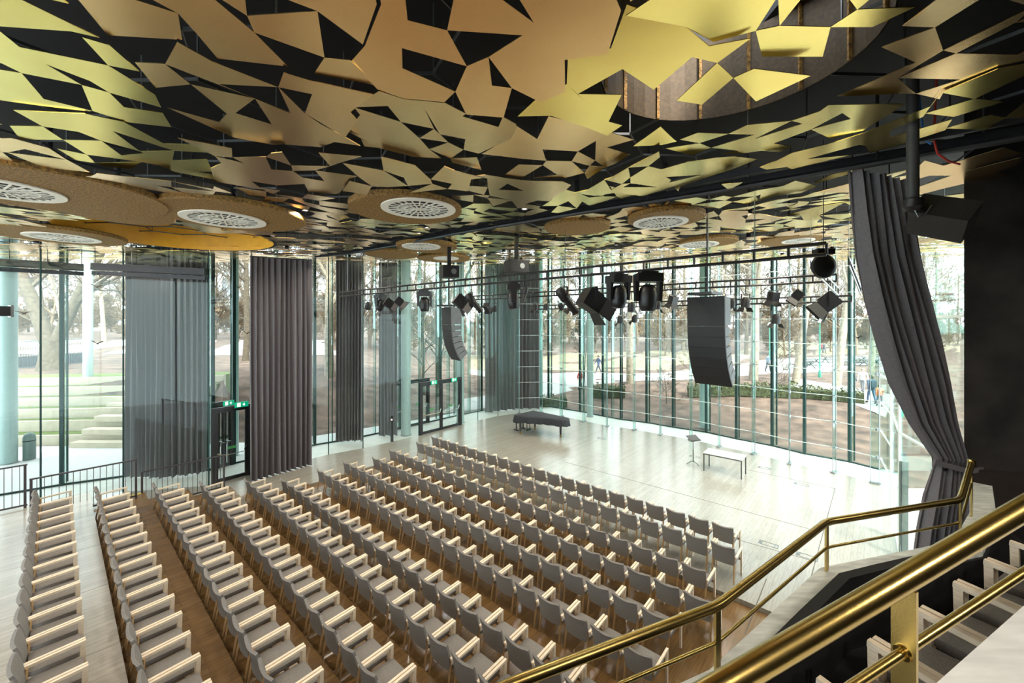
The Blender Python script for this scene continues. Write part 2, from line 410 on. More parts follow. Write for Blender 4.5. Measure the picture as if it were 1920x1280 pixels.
cell, PN = 0.33, 5
ra = math.radians(23); ca, sa = math.cos(ra), math.sin(ra)
NI = 104; base_i = 62
jit = {}
def gv(i, j):
    k = (i, j)
    if k not in jit:
        a, b = R.uniform(-.46, .46), R.uniform(-.46, .46)
        X, Y = (i - base_i + a) * cell, (j - 54 + b) * cell
        jit[k] = Vector((X * ca - Y * sa - 6, X * sa + Y * ca + 12))
    return jit[k]
leaf_panels = []; FILLED = set(); FILL_W = 17.0
def leaf_ok(c):
    if not inside(c, roof_poly) or c.y < 1.2: return False
    p = px((c.x, c.y, zc(c.x, c.y)))
    if not (-260 < p[0] < 2180 and -320 < p[1]): return False
    for hx, hy, hr in HOLES:
        if (c.x - hx) ** 2 + (c.y - hy) ** 2 < hr * hr: return False
    if (c - Vector(DRUM[:2])).length < DRUM[2] + .05 and c.y > DRUM[1] + .12: return False
    vv = c.dot(V)
    if abs(vv - SLOT_V) < SLOT_W and c.dot(U) > -1.5 and c.dot(U) < 17: return False
    # behind the right wall nothing hangs
    if c.x > 6.6 and c.y < 5.3 + (9.9 - c.x) * 0.25: return False
    return True
for pi in range(-2, 30):
    for pj in range(-2, 30):
        polys = []
        for a in range(PN):
            for b in range(PN):
                i, j = pi * PN + a, pj * PN + b
                q = [gv(i, j), gv(i + 1, j), gv(i + 1, j + 1), gv(i, j + 1)]
                c = sum(q, Vector((0, 0))) / 4
                rnd = R.random()
                if not leaf_ok(c): continue
                if (i + j) % 2 == 0:
                    if rnd < 0.05: continue
                    polys.append((((i, j), (i + 1, j), (i + 1, j + 1), (i, j + 1)), q))
                elif rnd < 0.24:
                    FILLED.add((i, j))
                    polys.append((((i, j), (i + 1, j), (i + 1, j + 1), (i, j + 1)), q))
                elif rnd < 0.42:
                    polys.append((((i, j), (i + 1, j), (i + 1, j + 1)), q[:3]))
                elif rnd < 0.60:
                    polys.append((((i, j), (i + 1, j + 1), (i, j + 1)), [q[0], q[2], q[3]]))
        if polys: leaf_panels.append(polys)
def panel_mesh(polys, m):
    pts = [p for _, q in polys for p in q]; c = sum(pts, Vector((0, 0))) / len(pts)
    dz = R.uniform(-.05, .05); tx, ty = R.gauss(0, .032), R.gauss(0, .032); rot = R.uniform(-.07, .07); cr, sr = math.cos(rot), math.sin(rot)
    idx, vs, cnt = {}, [], {}
    for keys, q in polys:
        for k, p in zip(keys, q):
            if k not in idx:
                d = (p - c) * 0.985; d = Vector((d.x * cr - d.y * sr, d.x * sr + d.y * cr))
                idx[k] = len(vs); vs.append((c.x + d.x, c.y + d.y, zc(c.x, c.y) + dz + d.x * tx + d.y * (ty + 0.0048 * c.y)))
        n = len(keys)
        for t in range(n):
            e = (keys[t], keys[(t + 1) % n]); cnt[frozenset(e)] = cnt.get(frozenset(e), 0) + 1
    n0 = len(vs); vs2 = vs + [(x, y, z + .006) for x, y, z in vs]; fs = []
    for keys, q in polys:
        ids = [idx[k] for k in keys]; fs.append(tuple(ids[::-1])); fs.append(tuple(i + n0 for i in ids))
        n = len(keys)
        for t in range(n):
            if cnt[frozenset((keys[t], keys[(t + 1) % n]))] == 1: a_, b_ = ids[t], ids[(t + 1) % n]; fs.append((a_, b_, b_ + n0, a_ + n0))
    m.add(vs2, fs)
    return c
order = sorted(leaf_panels, key=lambda P: (sum((p for _, q in P for p in q), Vector((0, 0))) / sum(len(q) for _, q in P)).length)
far = [MB(), MB()]
for k, P in enumerate(order):
    cq = sum((p for _, q in P for p in q), Vector((0, 0))) / sum(len(q) for _, q in P)
    which = 0 if R.random() < (0.22 if cq.x < -.25 * cq.y else 0.58) else 1  # painted reflections: more orange-tinted sheets towards the left
    if k < 290:
        m = MB(); panel_mesh(P, m); m.build('leaf_panel', (M_GOLD, M_GOLD_PEACHLIT)[which], ceiling)
    else: panel_mesh(P, far[which])
for m, mt in zip(far, (M_GOLD, M_GOLD_PEACHLIT)):
    if m.f: m.build('distant_leaf_panels', mt, ceiling)['kind'] = 'stuff'
# hexagonal hanger grid above the leaves
hx = MB(); HS = 0.95
def rod(a, b):
    c = (a + b) / 2
    if not inside(c, roof_poly) or c.y < 1.0 or (c - Vector((DRUM[0], DRUM[1]))).length < 1.1: return
    p = px((c.x, c.y, zc(c.x, c.y)))
    if not (-200 < p[0] < 2120): return
    hx.bar((a.x, a.y, zc(a.x, a.y) + .32), (b.x, b.y, zc(b.x, b.y) + .32), 0.012, 0.03)
for i in range(-26, 18):
    for j in range(-2, 22):
        c = Vector((HS * 1.5 * i * 0.8, HS * 0.8 * math.sqrt(3) * (j + 0.5 * (i % 2))))
        h6 = [c + Vector((math.cos(k * math.pi / 3), math.sin(k * math.pi / 3))) * HS * 0.8 for k in range(3)] + [c + Vector((-1, 0)) * HS * 0.8]
        rod(h6[0], h6[1]); rod(h6[1], h6[2]); rod(h6[2], h6[3])
        if c.y > 1.5 and inside(c, roof_poly): hx.bar((h6[1].x, h6[1].y, zc(*h6[1]) + .3), (h6[1].x, h6[1].y, zc(*h6[1]) + 1.0), .012, .012)
M_ROD = mat('dull_steel_rod', (0.16, 0.165, 0.17), 0.35, 0.8, var=0.1)
hx.build('hanger_grid', M_ROD, ceiling)['kind'] = 'stuff'
# fill lamps shaped as downlights, added in leaf gaps to brighten the hall
dark = []
for i in range(-10, 150):
    for j in range(-10, 150):
        if (i + j) % 2 == 0: continue
        q = [gv(i, j), gv(i + 1, j), gv(i + 1, j + 1), gv(i, j + 1)]; c = sum(q, Vector((0, 0))) / 4
        if (i, j) in FILLED or not leaf_ok(c) or not inside(c, HALL): continue
        dark.append(c)
M_DLENS = mat('warm_fill_lens', (1.0, 0.90, 0.74), 0.4, emit=6.0)
picked = []
for c in sorted(dark, key=lambda p: (p.y * 7.3 + p.x * 3.1) % 1.7):
    if c.y > 7.5 and c.y < 24 and all((c - p).length > 2.35 for p in picked): picked.append(c)
dl_body = MB().lathe([(.001, .10), (.06, .10), (.065, .09), (.065, -.02), (.055, -.02), (.055, .0)], n=14).mesh('fill_downlight_can', M_STEELBLK, 40)
dl_lens = MB().lathe([(.001, .0), (.054, .0), (.054, .008)], n=14).mesh('fill_downlight_lens', M_DLENS)
dl_rod = MB().tube([(0, 0, .1), (0, 0, 1.05)], .008, 5).mesh('fill_downlight_rod', M_STEELBLK)
dl_data = bpy.data.lights.new('downlight', 'AREA'); dl_data.shape = 'DISK'; dl_data.size = .11; dl_data.energy = FILL_W; dl_data.color = (1.0, .90, .76); dl_data.spread = math.radians(150)
for c in picked + [Vector(p_) for p_ in ((1.2, -1.2), (3.6, -.2), (-1.8, -2.0), (5.8, .6), (7.6, 2.2), (-6, 1.5), (-9, 4.5), (-3.5, .8))]:  # plus fill lamps added out of view above gallery and rear seats
    z = zc(c.x, c.y) + .05
    o = thing('downlight', (c.x, c.y, z), 'small round fill lamp added in a gap between gold ceiling leaves', 'downlight', group='added fill lamps among the ceiling leaves')
    obj('can', dl_body, o); obj('lens', dl_lens, o); obj('rod', dl_rod, o)
    l_ = bpy.data.objects.new('fill_downlight_beam', dl_data); COL.objects.link(l_); l_.parent = o; l_.location = (0, 0, -.025)
print('downlights', len(picked))
# roof light drum of perforated bronze above the near leaves
dr = thing('light_drum', (DRUM[0], DRUM[1], zc(DRUM[0], DRUM[1]) + 0.14), 'round drum of perforated bronze sheets sunk into the near ceiling', 'light drum')
for k in range(14):
    a0, a1 = 2 * math.pi * k / 14, 2 * math.pi * (k + 1) / 14; m = MB(); rr = DRUM[2]; nn = 8
    m.grid([[(rr * math.cos(a0 + (a1 - a0) * t / 3), rr * math.sin(a0 + (a1 - a0) * t / 3), zz) for t in range(4)] for zz in (0.0, .86)])
    m.grid([[((rr + .012) * math.cos(a0 + (a1 - a0) * t / 3), (rr + .012) * math.sin(a0 + (a1 - a0) * t / 3), zz) for t in range(4)] for zz in (.86, 0.0)])
    m.build('perforated_sheet', M_MESH, dr)
    mm = MB(); mm.bar((rr * math.cos(a0) * .985, rr * math.sin(a0) * .985, 0), (rr * math.cos(a0) * .985, rr * math.sin(a0) * .985, .86), .03, .02)
    mm.build('seam_strip', M_BRONZE, dr)
MB().lathe([(.001, .78), (.30, .78), (.34, .74), (.40, .74), (.42, .80), (.001, .80)], (0.1, -0.45, 0), n=32).build('acrylic_dome', mat('pale_blue_acrylic', (0.45, 0.58, 0.66), 0.15, var=0.03), dr, 40)

# bronze discs with fretwork
for (c, Rr, x, y, gx, gy, gw, lab) in discs:
    d = thing('ceiling_disc', (c.x, c.y, c.z - 0.10), lab + ' on the ceiling', 'ceiling disc', group='bronze discs in the gold ceiling')
    MB().lathe([(.001, 0), (Rr - .02, 0), (Rr, .02), (Rr, .09), (Rr - .03, .11), (.001, .11)], n=48).build('bronze_plate', M_BRONZE, d, 40)
    MB().tube([(0, 0, .11), (0, 0, 1.2)], .05, 8).build('hanger', M_STEELBLK, d)
    if gx:
        g = Vector(((gx - 960) / F * c.y, 0)); gr = gw * c.y / F / 2
        gc = Vector((g.x - c.x, max(-(Rr - gr) * .9, min((Rr - gr) * .9, ceil_at(gx, gy).y - c.y)), -.022))
        if gc.xy.length > Rr - gr * .9: gc = Vector((*(gc.xy.normalized() * max(0, Rr - gr)), -.022))
        back = MB().lathe([(.001, .012), (gr * .97, .012), (gr * .97, .02)], gc, 36).build('grille_recess', M_BLACK, d)
        m = MB(); m.lathe([(gr * .80, 0), (gr, 0), (gr, .02), (gr * .80, .02), (gr * .80, 0)], gc, 40)
        m.lathe([(gr * .0, 0), (gr * .13, 0), (gr * .13, .014), (gr * .1, .014)], gc, 16)
        for rr in (.36, .56):
            m.lathe([(gr * (rr - .018), .002), (gr * (rr + .018), .002), (gr * (rr + .018), .012), (gr * (rr - .018), .012), (gr * (rr - .018), .002)], gc, 36)
        for k in range(24):
            an = 2 * math.pi * k / 24; r0 = .1 if k % 2 == 0 else .36; r1 = .82
            m.bar(gc + Vector((math.cos(an), math.sin(an), 0)) * gr * r0 + Vector((0, 0, .006)), gc + Vector((math.cos(an), math.sin(an), 0)) * gr * r1 + Vector((0, 0, .006)), gr * .035, .012)
        m.build('fretwork', M_FRET, d)
# amber lined oculus
d = thing('roof_oculus', (oc.x, oc.y, oc.z - 0.02), 'wide oculus with amber lining in the ceiling by the left curtains', 'oculus')
MB().lathe([(2.35, 0.0), (2.35, .72)], n=56).build('amber_lining', M_ORANGE, d, 40)
MB().lathe([(2.352, 0), (2.44, 0), (2.44, .72), (2.352, .72)], n=56).build('outer_ring', M_STEELBLK, d, 40)
# curtain track in the ceiling slot
tr = thing('curtain_track', (0, 0, 0), 'long black curtain track crossing the gold ceiling', 'track')
zt = lambda s: zc(*sv(s, SLOT_V)[:2]) - 0.03
path = [sv(s, SLOT_V, zt(s)) for s in (-1.5, 2, 5, 8, 11, 14, 16.8)]
MB().tube(path, .045, 8).build('rail', M_STEELBLK, tr, 40)
for off in (-.22, .22):
    m = MB()
    for a, b in zip(path, path[1:]): m.bar(a + Vector((V.x * off, V.y * off, .14)), b + Vector((V.x * off, V.y * off, .14)), .05, .1)
    m.build('side_channel', M_STEELBLK, tr)
for s in (0, 3, 6, 9, 12, 15):
    p = sv(s, SLOT_V, zt(s)); MB().tube([p, p + Vector((0, 0, 1.0))], .018, 6).build('drop_rod', M_STEELBLK, tr)

# ------------------------------------------------------------------ glass walls
def zt_at(p): return zc(p[0], p[1]) + 0.95
wn_i = 0
LV = [1.0, 2.04, 3.08, 4.12, 5.16, 6.2, 7.25, 8.3]
def wall_quad(m, a, b, z0, z1, th=0.014):
    t = (b - a).normalized(); n = Vector((-t.y, t.x)) * th / 2
    m.prism([a - n, b - n, b + n, a + n], z0, z1)
def bird(m, c, t, size, flap):
    n = Vector((-t.y, t.x, 0)) * 0.004
    t3 = Vector((t.x, t.y, 0)); up = Vector((0, 0, 1))
    o2 = [(-1.0, .42 * flap), (-.55, .38 * flap), (-.15, .02), (.05, .02), (.5, .30 * flap), (1.0, .36 * flap), (.55, .10), (.16, -.12), (.22, -.30), (.05, -.22), (-.10, -.30), (-.12, -.12), (-.5, .18 * flap)]
    vs = [c + t3 * (x * size) + up * (y * size) - n * 2 for x, y in o2]; k = len(vs)
    vs += [p - n for p in vs]
    m.add(vs, [tuple(range(k)), tuple(range(k, 2 * k))[::-1]] + [(i, (i + 1) % k, k + (i + 1) % k, k + i) for i in range(k)])
BIRDS = {}
door_segs = {5: (0.10, 0.96), 9: (0.02, 0.98)}
clampm = MB(); clampm.bar((-.17, 0, 0), (.17, 0, 0), .022, .022); clampm.bar((0, -.13, 0), (0, .13, 0), .03, .03); clampm.lathe([(.001, -.05), (.045, -.05), (.045, .05), (.001, .05)], n=10)
CLAMP = clampm.mesh('clamp', M_GREYSTEEL)
for i in range(len(INNER) - 1):
    a, b = INNER[i], INNER[i + 1]; t = (b - a).normalized(); n = Vector((-t.y, t.x)); ang = math.atan2(t.y, t.x)
    w = struct(empty('window_%d' % (i + 1), (a.x, a.y, 0)))
    zt0 = zt_at((a + b) / 2)
    la = Vector((0, 0)); lb = b - a
    right = 13 <= i < 26
    zlo = 2.9 if i in door_segs else 0.0
    lv = [zlo] + ([z for z in LV if z < zt0 - .2] if right else ([4.4] if i < 5 else [])) + [zt0]
    for z0, z1 in zip(lv, lv[1:]):
        m = MB(); wall_quad(m, la + t * .006, lb - t * .006, z0 + .006, z1 - .006); m.build('pane', M_GLASS, w)
    if right:
        for z in lv[1:-1]: MB().bar((la.x, la.y, z), (lb.x, lb.y, z), .02, .022).build('joint', M_JOINT, w)
        m = MB(); fa = la - n * .10; wall_quad(m, la - n * .02, la - n * .26, 0, zt0, .02)
        m.build('glass_fin', M_FIN, w)
        for dd in (.02, .27): MB().tube([(*(la - n * dd), 0), (*(la - n * dd), zt0)], .014, 6).build('tension_rod', M_GREYSTEEL, w)
        for z in lv[1:-1]:
            o = obj('clamp', CLAMP, w, (*(la - n * .08), z)); o.rotation_euler = (0, 0, ang)
        MB().box((*(la - n * .13), .03), (.16, .34, .06), ang).build('foot_plate', M_GREYSTEEL, w)
    else:
        m = MB(); m.bar((0, 0, 0), (0, 0, zt0), .035, .035); m.build('edge_strip', M_EDGE if i < 26 else M_JOINT, w)
    if i >= 26:
        for z in (3.2, 6.2): MB().bar((la.x, la.y, z), (lb.x, lb.y, z), .03, .05).build('transom', M_JOINT, w)
    BIRDS[i] = (w, la, lb, t)
OW = []
for i in range(len(OUTER) - 1):
    a, b = OUTER[i], OUTER[i + 1]; t = (b - a).normalized(); n = Vector((-t.y, t.x))
    w = struct(empty('window_%d' % (i + 40), (a.x, a.y, 0))); OW.append(w)
    zt0 = zt_at((a + b) / 2); L = (b - a)
    m = MB(); wall_quad(m, t * .01, L - t * .01, .02, zt0); m.build('pane', M_GLASSO, w)
    m = MB(); wall_quad(m, n * .02, n * .42, .0, zt0, .02); m.build('glass_fin', M_FIN, w)
    for dd, ww in ((.0, .11), (.43, .05)): MB().box((*(n * dd), zt0 / 2), (ww, ww, zt0), math.atan2(t.y, t.x)).build('fin_edge', M_EDGE, w)
    if 5 < i < 17:
        m = MB(); wall_quad(m, L / 2 + n * .02, L / 2 + n * .30, .0, zt0, .02); m.build('glass_fin', M_FIN, w)
        MB().box((*(L / 2 + n * .0), zt0 / 2), (.03, .03, zt0), math.atan2(t.y, t.x)).build('fin_edge', M_EDGE, w)
    MB().bar((0, 0, .03), (L.x, L.y, .03), .06, .06).build('sill', M_EDGE, w)
# bird stickers on the panes
for x, y, sz in ((182, 537, .19), (183, 643, .19), (45, 586, .22), (447, 538, .14), (463, 624, .17), (597, 566, .14), (808, 655, .15), (1036, 560, .14), (1178, 600, .14), (1266, 506, .16), (1221, 590, .15), (1290, 622, .14), (1277, 677, .16), (1437, 515, .16), (1532, 600, .2), (1608, 632, .2), (905, 670, .15), (770, 523, .15)):
    best = None
    dx = (x - 960) / F
    for i in range(0, 26):
        a, b = INNER[i], INNER[i + 1]; den = (b.x - a.x) - dx * (b.y - a.y)
        if abs(den) < 1e-6: continue
        k = (dx * a.y - a.x) / den
        if 0 < k < 1: best = (i, a + (b - a) * k)
    if best:
        i, p = best; w, la, lb, t = BIRDS[i]; q = dp(x, y, p.y)
        m = MB(); bird(m, Vector((p.x - INNER[i].x, p.y - INNER[i].y, q.z)), t, sz, R.uniform(.5, 1.2)); m.build('bird_sticker', M_BIRD, w)

# ------------------------------------------------------------------ glass doors with dark frames
def sign(parent, p, t, w=.42, flip=False):
    o = empty('exit_sign', p, math.atan2(t.y, t.x)); o.parent = parent
    MB().box((0, 0, 0), (w, .05, .2)).build('light_box', M_GREEN, o)
    m = MB(); m.box((-w * .22, -.028, 0), (w * .26, .006, .15)); m.build('door_symbol', M_SIGNW, o)
    m = MB(); s_ = -1 if flip else 1
    for q in ([(.02, .02), (.10, .02), (.10, .06), (.17, 0), (.10, -.06), (.10, -.02), (.02, -.02)],):
        k = len(q); vs = [(x * w * 2.4 * s_ * .5 + .02, -.026, z * 1.2) for x, z in q] + [(x * w * 2.4 * s_ * .5 + .02, -.031, z * 1.2) for x, z in q]
        m.add(vs, [tuple(range(k)), tuple(range(k, 2 * k))[::-1]] + [(i, (i + 1) % k, k + (i + 1) % k, k + i) for i in range(k)])
    m.build('arrow', M_SIGNW, o)
    return o
def door(name, a, b, leaves, h=2.82, fw=.11):
    t = (b - a).normalized(); L = (b - a).length; d = struct(empty(name, (a.x, a.y, 0), math.atan2(t.y, t.x)))
    MB().box((fw / 2, 0, h / 2), (fw, .14, h)).build('frame_post', M_STEELBLK, d)
    MB().box((L - fw / 2, 0, h / 2), (fw, .14, h)).build('frame_post', M_STEELBLK, d)
    MB().box((L / 2, 0, h - fw / 2), (L - 2 * fw, .14, fw)).build('frame_head', M_STEELBLK, d)
    lw = (L - 2 * fw) / leaves
    for k in range(leaves):
        lf = empty('door_leaf', (fw + lw * k, 0, 0)); lf.parent = d; s_ = .085; x0, x1 = .01, lw - .01; hh = h - fw
        m = MB()
        m.box(((x0 + s_ / 2), 0, hh / 2), (s_, .07, hh - .02)).box((x1 - s_ / 2, 0, hh / 2), (s_, .07, hh - .02)); m.box(((x0 + x1) / 2, 0, hh - s_ / 2 - .01), (x1 - x0 - 2 * s_, .07, s_)); m.box(((x0 + x1) / 2, 0, .08), (x1 - x0 - 2 * s_, .07, .13))
        m.build('leaf_frame', M_STEELBLK, lf)
        MB().box(((x0 + x1) / 2, 0, hh / 2), (x1 - x0 - 2 * s_, .012, hh - .2)).build('door_pane', M_GLASS, lf)
        m = MB(); m.tube([(x0 + .05, -.05, 1.12), (x0 + .25, -.1, 1.02), (x1 - .18, -.1, 1.02), (x1 - .05, -.05, 1.22)], .018, 6); m.build('push_bar', M_CHROME, lf)
        MB().box(((x0 + x1) / 2, -.012, 1.25), (.28, .008, .10)).build('green_sticker', mat('green_film', (0.04, 0.25, 0.06), 0.5, var=0.2), lf)
    return d, t
d1, t1 = door('door_1', INNER[5] + (INNER[6] - INNER[5]) * .06, INNER[6] - (INNER[6] - INNER[5]) * .02, 1, 2.84)
sign(d1, (0.95, -.12, 2.86), Vector((1, 0)), .46)
d2, t2 = door('door_2', INNER[9], INNER[10], 2, 2.82, .13)
sign(d2, (.9, -.12, 2.74), Vector((1, 0)), .40); sign(d2, (2.35, -.12, 2.74), Vector((1, 0)), .40)
# outer pair of doors across the walkway
oa, ob = OUTER[9], OUTER[10]
d3, t3 = door('door_3', oa + (ob - oa) * .02 - (ob - oa).normalized() * .9, ob - (ob - oa) * .30, 2, 2.7, .12)
oa, ob = OUTER[5], OUTER[6]
d4, t4 = door('door_4', oa + (ob - oa) * .05, ob - (ob - oa) * .05, 2, 2.75, .12)
sign(d4, (.5, -.12, 2.66), Vector((1, 0)), .42)
# side door in the right return wall
d5, t5 = door('door_5', Vector((10.9, 11.45)), Vector((10.05, 10.45)), 1, 2.5, .12)
sign(d5, (.3, .0, 3.6), Vector((1, 0)), .34)

# ------------------------------------------------------------------ columns
COLS = [(fl(16, 868), .27, 'grey round column outside the leftmost window'), (fl(165, 735, 2.0), .22, 'slim grey column standing on the garden terraces'),
        (fl(761, 815), .25, 'teal round column beside the fourth curtain'), (dp(863, 700, 24.6), .23, 'teal round column beside the double door'),
        (dp(920, 700, 28.6), .34, 'thick teal column left of the far curtain'), (dp(1106, 700, 26.2), .20, 'teal round column behind the piano'),
        (dp(1320, 700, 23.4), .24, 'teal round column behind the music stand'), (dp(1010, 700, 29.8), .3, 'teal column behind the far curtain'), (dp(440, 700, 18.6), .16, 'green column behind the single door')]
for c, r, lab in COLS:
    z0 = c.z if abs(c.z - 2.0) < .01 else -0.02
    o = thing('round_column', (c.x, c.y, z0), lab, 'column'); h = zc(c.x, c.y) + .9 - z0
    MB().lathe([(.001, 0), (r, 0), (r, h), (.001, h)], n=24).build('shaft', M_COLUMN, o, 40)
    MB().lathe([(r + .002, 0), (r + .04, 0), (r + .04, .05), (r + .002, .06)], n=24).build('base_ring', M_GREYSTEEL, o, 40)

# ------------------------------------------------------------------ curtains
def curtain(path, z0, ztop, folds, amp, label, hem=.0, m=M_CURTAIN, seed=1):
    rr = random.Random(seed); pts = [Vector(p) for p in path]
    seg = [0.0]
    for a, b in zip(pts, pts[1:]): seg.append(seg[-1] + (b - a).length)
    L = seg[-1]; n = folds * 8; rows = 15
    ph = [rr.uniform(-.5, .5) for _ in range(folds + 2)]; am = [rr.uniform(.6, 1.3) for _ in range(folds + 2)]
    def at(u):
        d = u * L
        for k in range(len(pts) - 1):
            if d <= seg[k + 1] or k == len(pts) - 2:
                t = (pts[k + 1] - pts[k]).normalized(); return pts[k] + t * (d - seg[k]), Vector((-t.y, t.x))
    c0 = at(.5)[0]
    g = []
    for j in range(rows + 1):
        v = j / rows; row = []
        for i in range(n + 1):
            u = i / n; p, nn = at(u); k = u * folds; ki = int(min(k, folds - 1)); fr = k - ki
            a_ = am[ki] * (1 - fr) + am[ki + 1] * fr; q = ph[ki] * (1 - fr) + ph[ki + 1] * fr
            w_ = math.sin(2 * math.pi * k + q * 2) * amp * a_ * (0.55 + .45 * v) + math.sin(4 * math.pi * k + q * 5) * amp * .25 * (1 - v) + .03 * math.sin(v * 5 + ki)
            P = p + nn * w_; zz = ztop(P) * (1 - v) + (z0 + hem * math.sin(k * 3.1)) * v
            row.append((P.x - c0.x, P.y - c0.y, zz))
        g.append(row)
    o = thing('curtain', (c0.x, c0.y, 0), label, 'curtain', group='tall grey curtains along the glass')
    MB().sheet(g, .012).build('drape', m, o, 60)
    mt = MB(); hh = [(p[0], p[1], ztop(Vector((p[0] + c0.x, p[1] + c0.y))) + .02) for p in [(q - c0) for q in pts]]
    for a, b in zip(hh, hh[1:]): mt.bar(a, b, .05, .05)
    mt.build('curtain_rail', M_STEELBLK, o)
    return o
top = lambda P: zc(P[0], P[1]) - 0.06
curtain([(-15.1, 15.9), (-13.3, 15.85), (-12.3, 16.4)], .05, lambda P: zc(P[0], P[1]) + .3, 15, .13, 'greenish grey curtain behind glass beside the left railings', .03, seed=2)
curtain([(-9.9, 15.45), (-9.25, 16.5), (-8.5, 17.35)], .02, lambda P: zc(P[0], P[1]) - .15, 11, .15, 'dark grey velvet curtain in front of the glass beside the single door', 0, seed=3)
curtain([(-8.75, 20.35), (-7.5, 20.5)], .12, top, 8, .10, 'third grey curtain from the left, behind the glass', .04, seed=4)
curtain([(-7.0, 21.5), (-6.1, 21.75)], .05, top, 6, .10, 'narrow grey curtain beside the teal column, left of double door', .03, seed=5)
curtain([(-1.75, 26.95), (-0.75, 27.75), (0.6, 28.3), (1.9, 28.5)], .05, top, 14, .12, 'far olive grey curtain behind the piano', .03, seed=6)
# the big tied-back curtain on the right
LE = [(1596, 318), (1604, 400), (1613, 480), (1630, 560), (1652, 640), (1678, 720), (1712, 795), (1756, 858), (1752, 880), (1738, 930), (1726, 990), (1718, 1050), (1712, 1150), (1706, 1330)]
RE = [(1690, 340), (1702, 410), (1717, 485), (1737, 560), (1758, 640), (1776, 715), (1793, 785), (1811, 862), (1812, 882), (1806, 930), (1800, 985), (1795, 1050), (1792, 1150), (1790, 1330)]
tc_ = empty('tied_curtain', (6.1, 5.75, 0)); tag(tc_, 'dark curtain gathered and tied back beside the black wall', 'curtain')
g = []; N_ = 72
for j, (l, r) in enumerate(zip(LE, RE)):
    row = []; Yd = 5.55 + .03 * j if j < 8 else 5.8
    a_ = .085 if j < 6 else (.05 if j < 9 else .085)
    for i in range(N_ + 1):
        u = i / N_; k = u * 7
        Yq = Yd + a_ * (math.sin(2 * math.pi * k + .25 * j * (j < 8)) + .35 * math.sin(4.6 * math.pi * k + 1))
        q = dp(l[0] + (r[0] - l[0]) * u, l[1] + (r[1] - l[1]) * u, Yd); q.y = Yq
        row.append(q - Vector((6.1, 5.75, 0)))
    g.append(row)
MB().sheet(g, -.012).build('drape', M_CURTAIN, tc_, 70)
m = MB(); a, b = dp(1752, 866, 5.66), dp(1818, 884, 5.70); m.bar(a, b, .02, .07); m.bar(b, Vector((6.62, 5.74, b.z + .02)), .02, .06); m.bar(dp(1752, 866, 5.95), dp(1818, 884, 5.95), .02, .07)
m.v = [tuple(Vector(q) - Vector((6.1, 5.75, 0))) for q in m.v]; m.build('tie_band', M_CURTAIN, tc_)
m = MB(); m.bar(sv(-1.5, 6.85, 8.28), sv(1.2, 6.85, 8.28), .07, .07); m.v = [tuple(Vector(q) - Vector((6.1, 5.75, 0))) for q in m.v]; m.build('curtain_rail', M_STEELBLK, tc_)

# window blinds (cassettes) at the left
def cassette(x0, x1, y0, y1, Ya, Yb, lab):
    a, b = dp(x0, y0, Ya), dp(x1, y1, Yb); o = thing('blind_cassette', tuple(a), lab, 'window blind', group='rolled blinds at the left windows')
    d = b - a
    MB().bar((0, 0, .12), d + Vector((0, 0, .12)), .22, .24).build('housing', mat('dark_grey_aluminium', (0.03, 0.03, 0.034), 0.4, 0.5, var=0.1), o)
    MB().bar((0, 0, -.1), d + Vector((0, 0, -.1)), .10, .14).build('bottom_bar', mat('dark_grey_aluminium', (0.09, 0.09, 0.10), 0.4), o)
    for k in (0.02, .33, .66, .98):
        q = d * k; MB().tube([q + Vector((0, 0, .2)), q + Vector((0, 0, zc(a.x, a.y) - a.z + .9))], .012, 6).build('hanger', M_STEELBLK, o)
cassette(-60, 157, 495, 508, 12.9, 14.6, 'dark blind cassette across the leftmost window')
cassette(174, 386, 506, 516, 14.3, 15.0, 'dark blind cassette in front of the greenish left curtain')

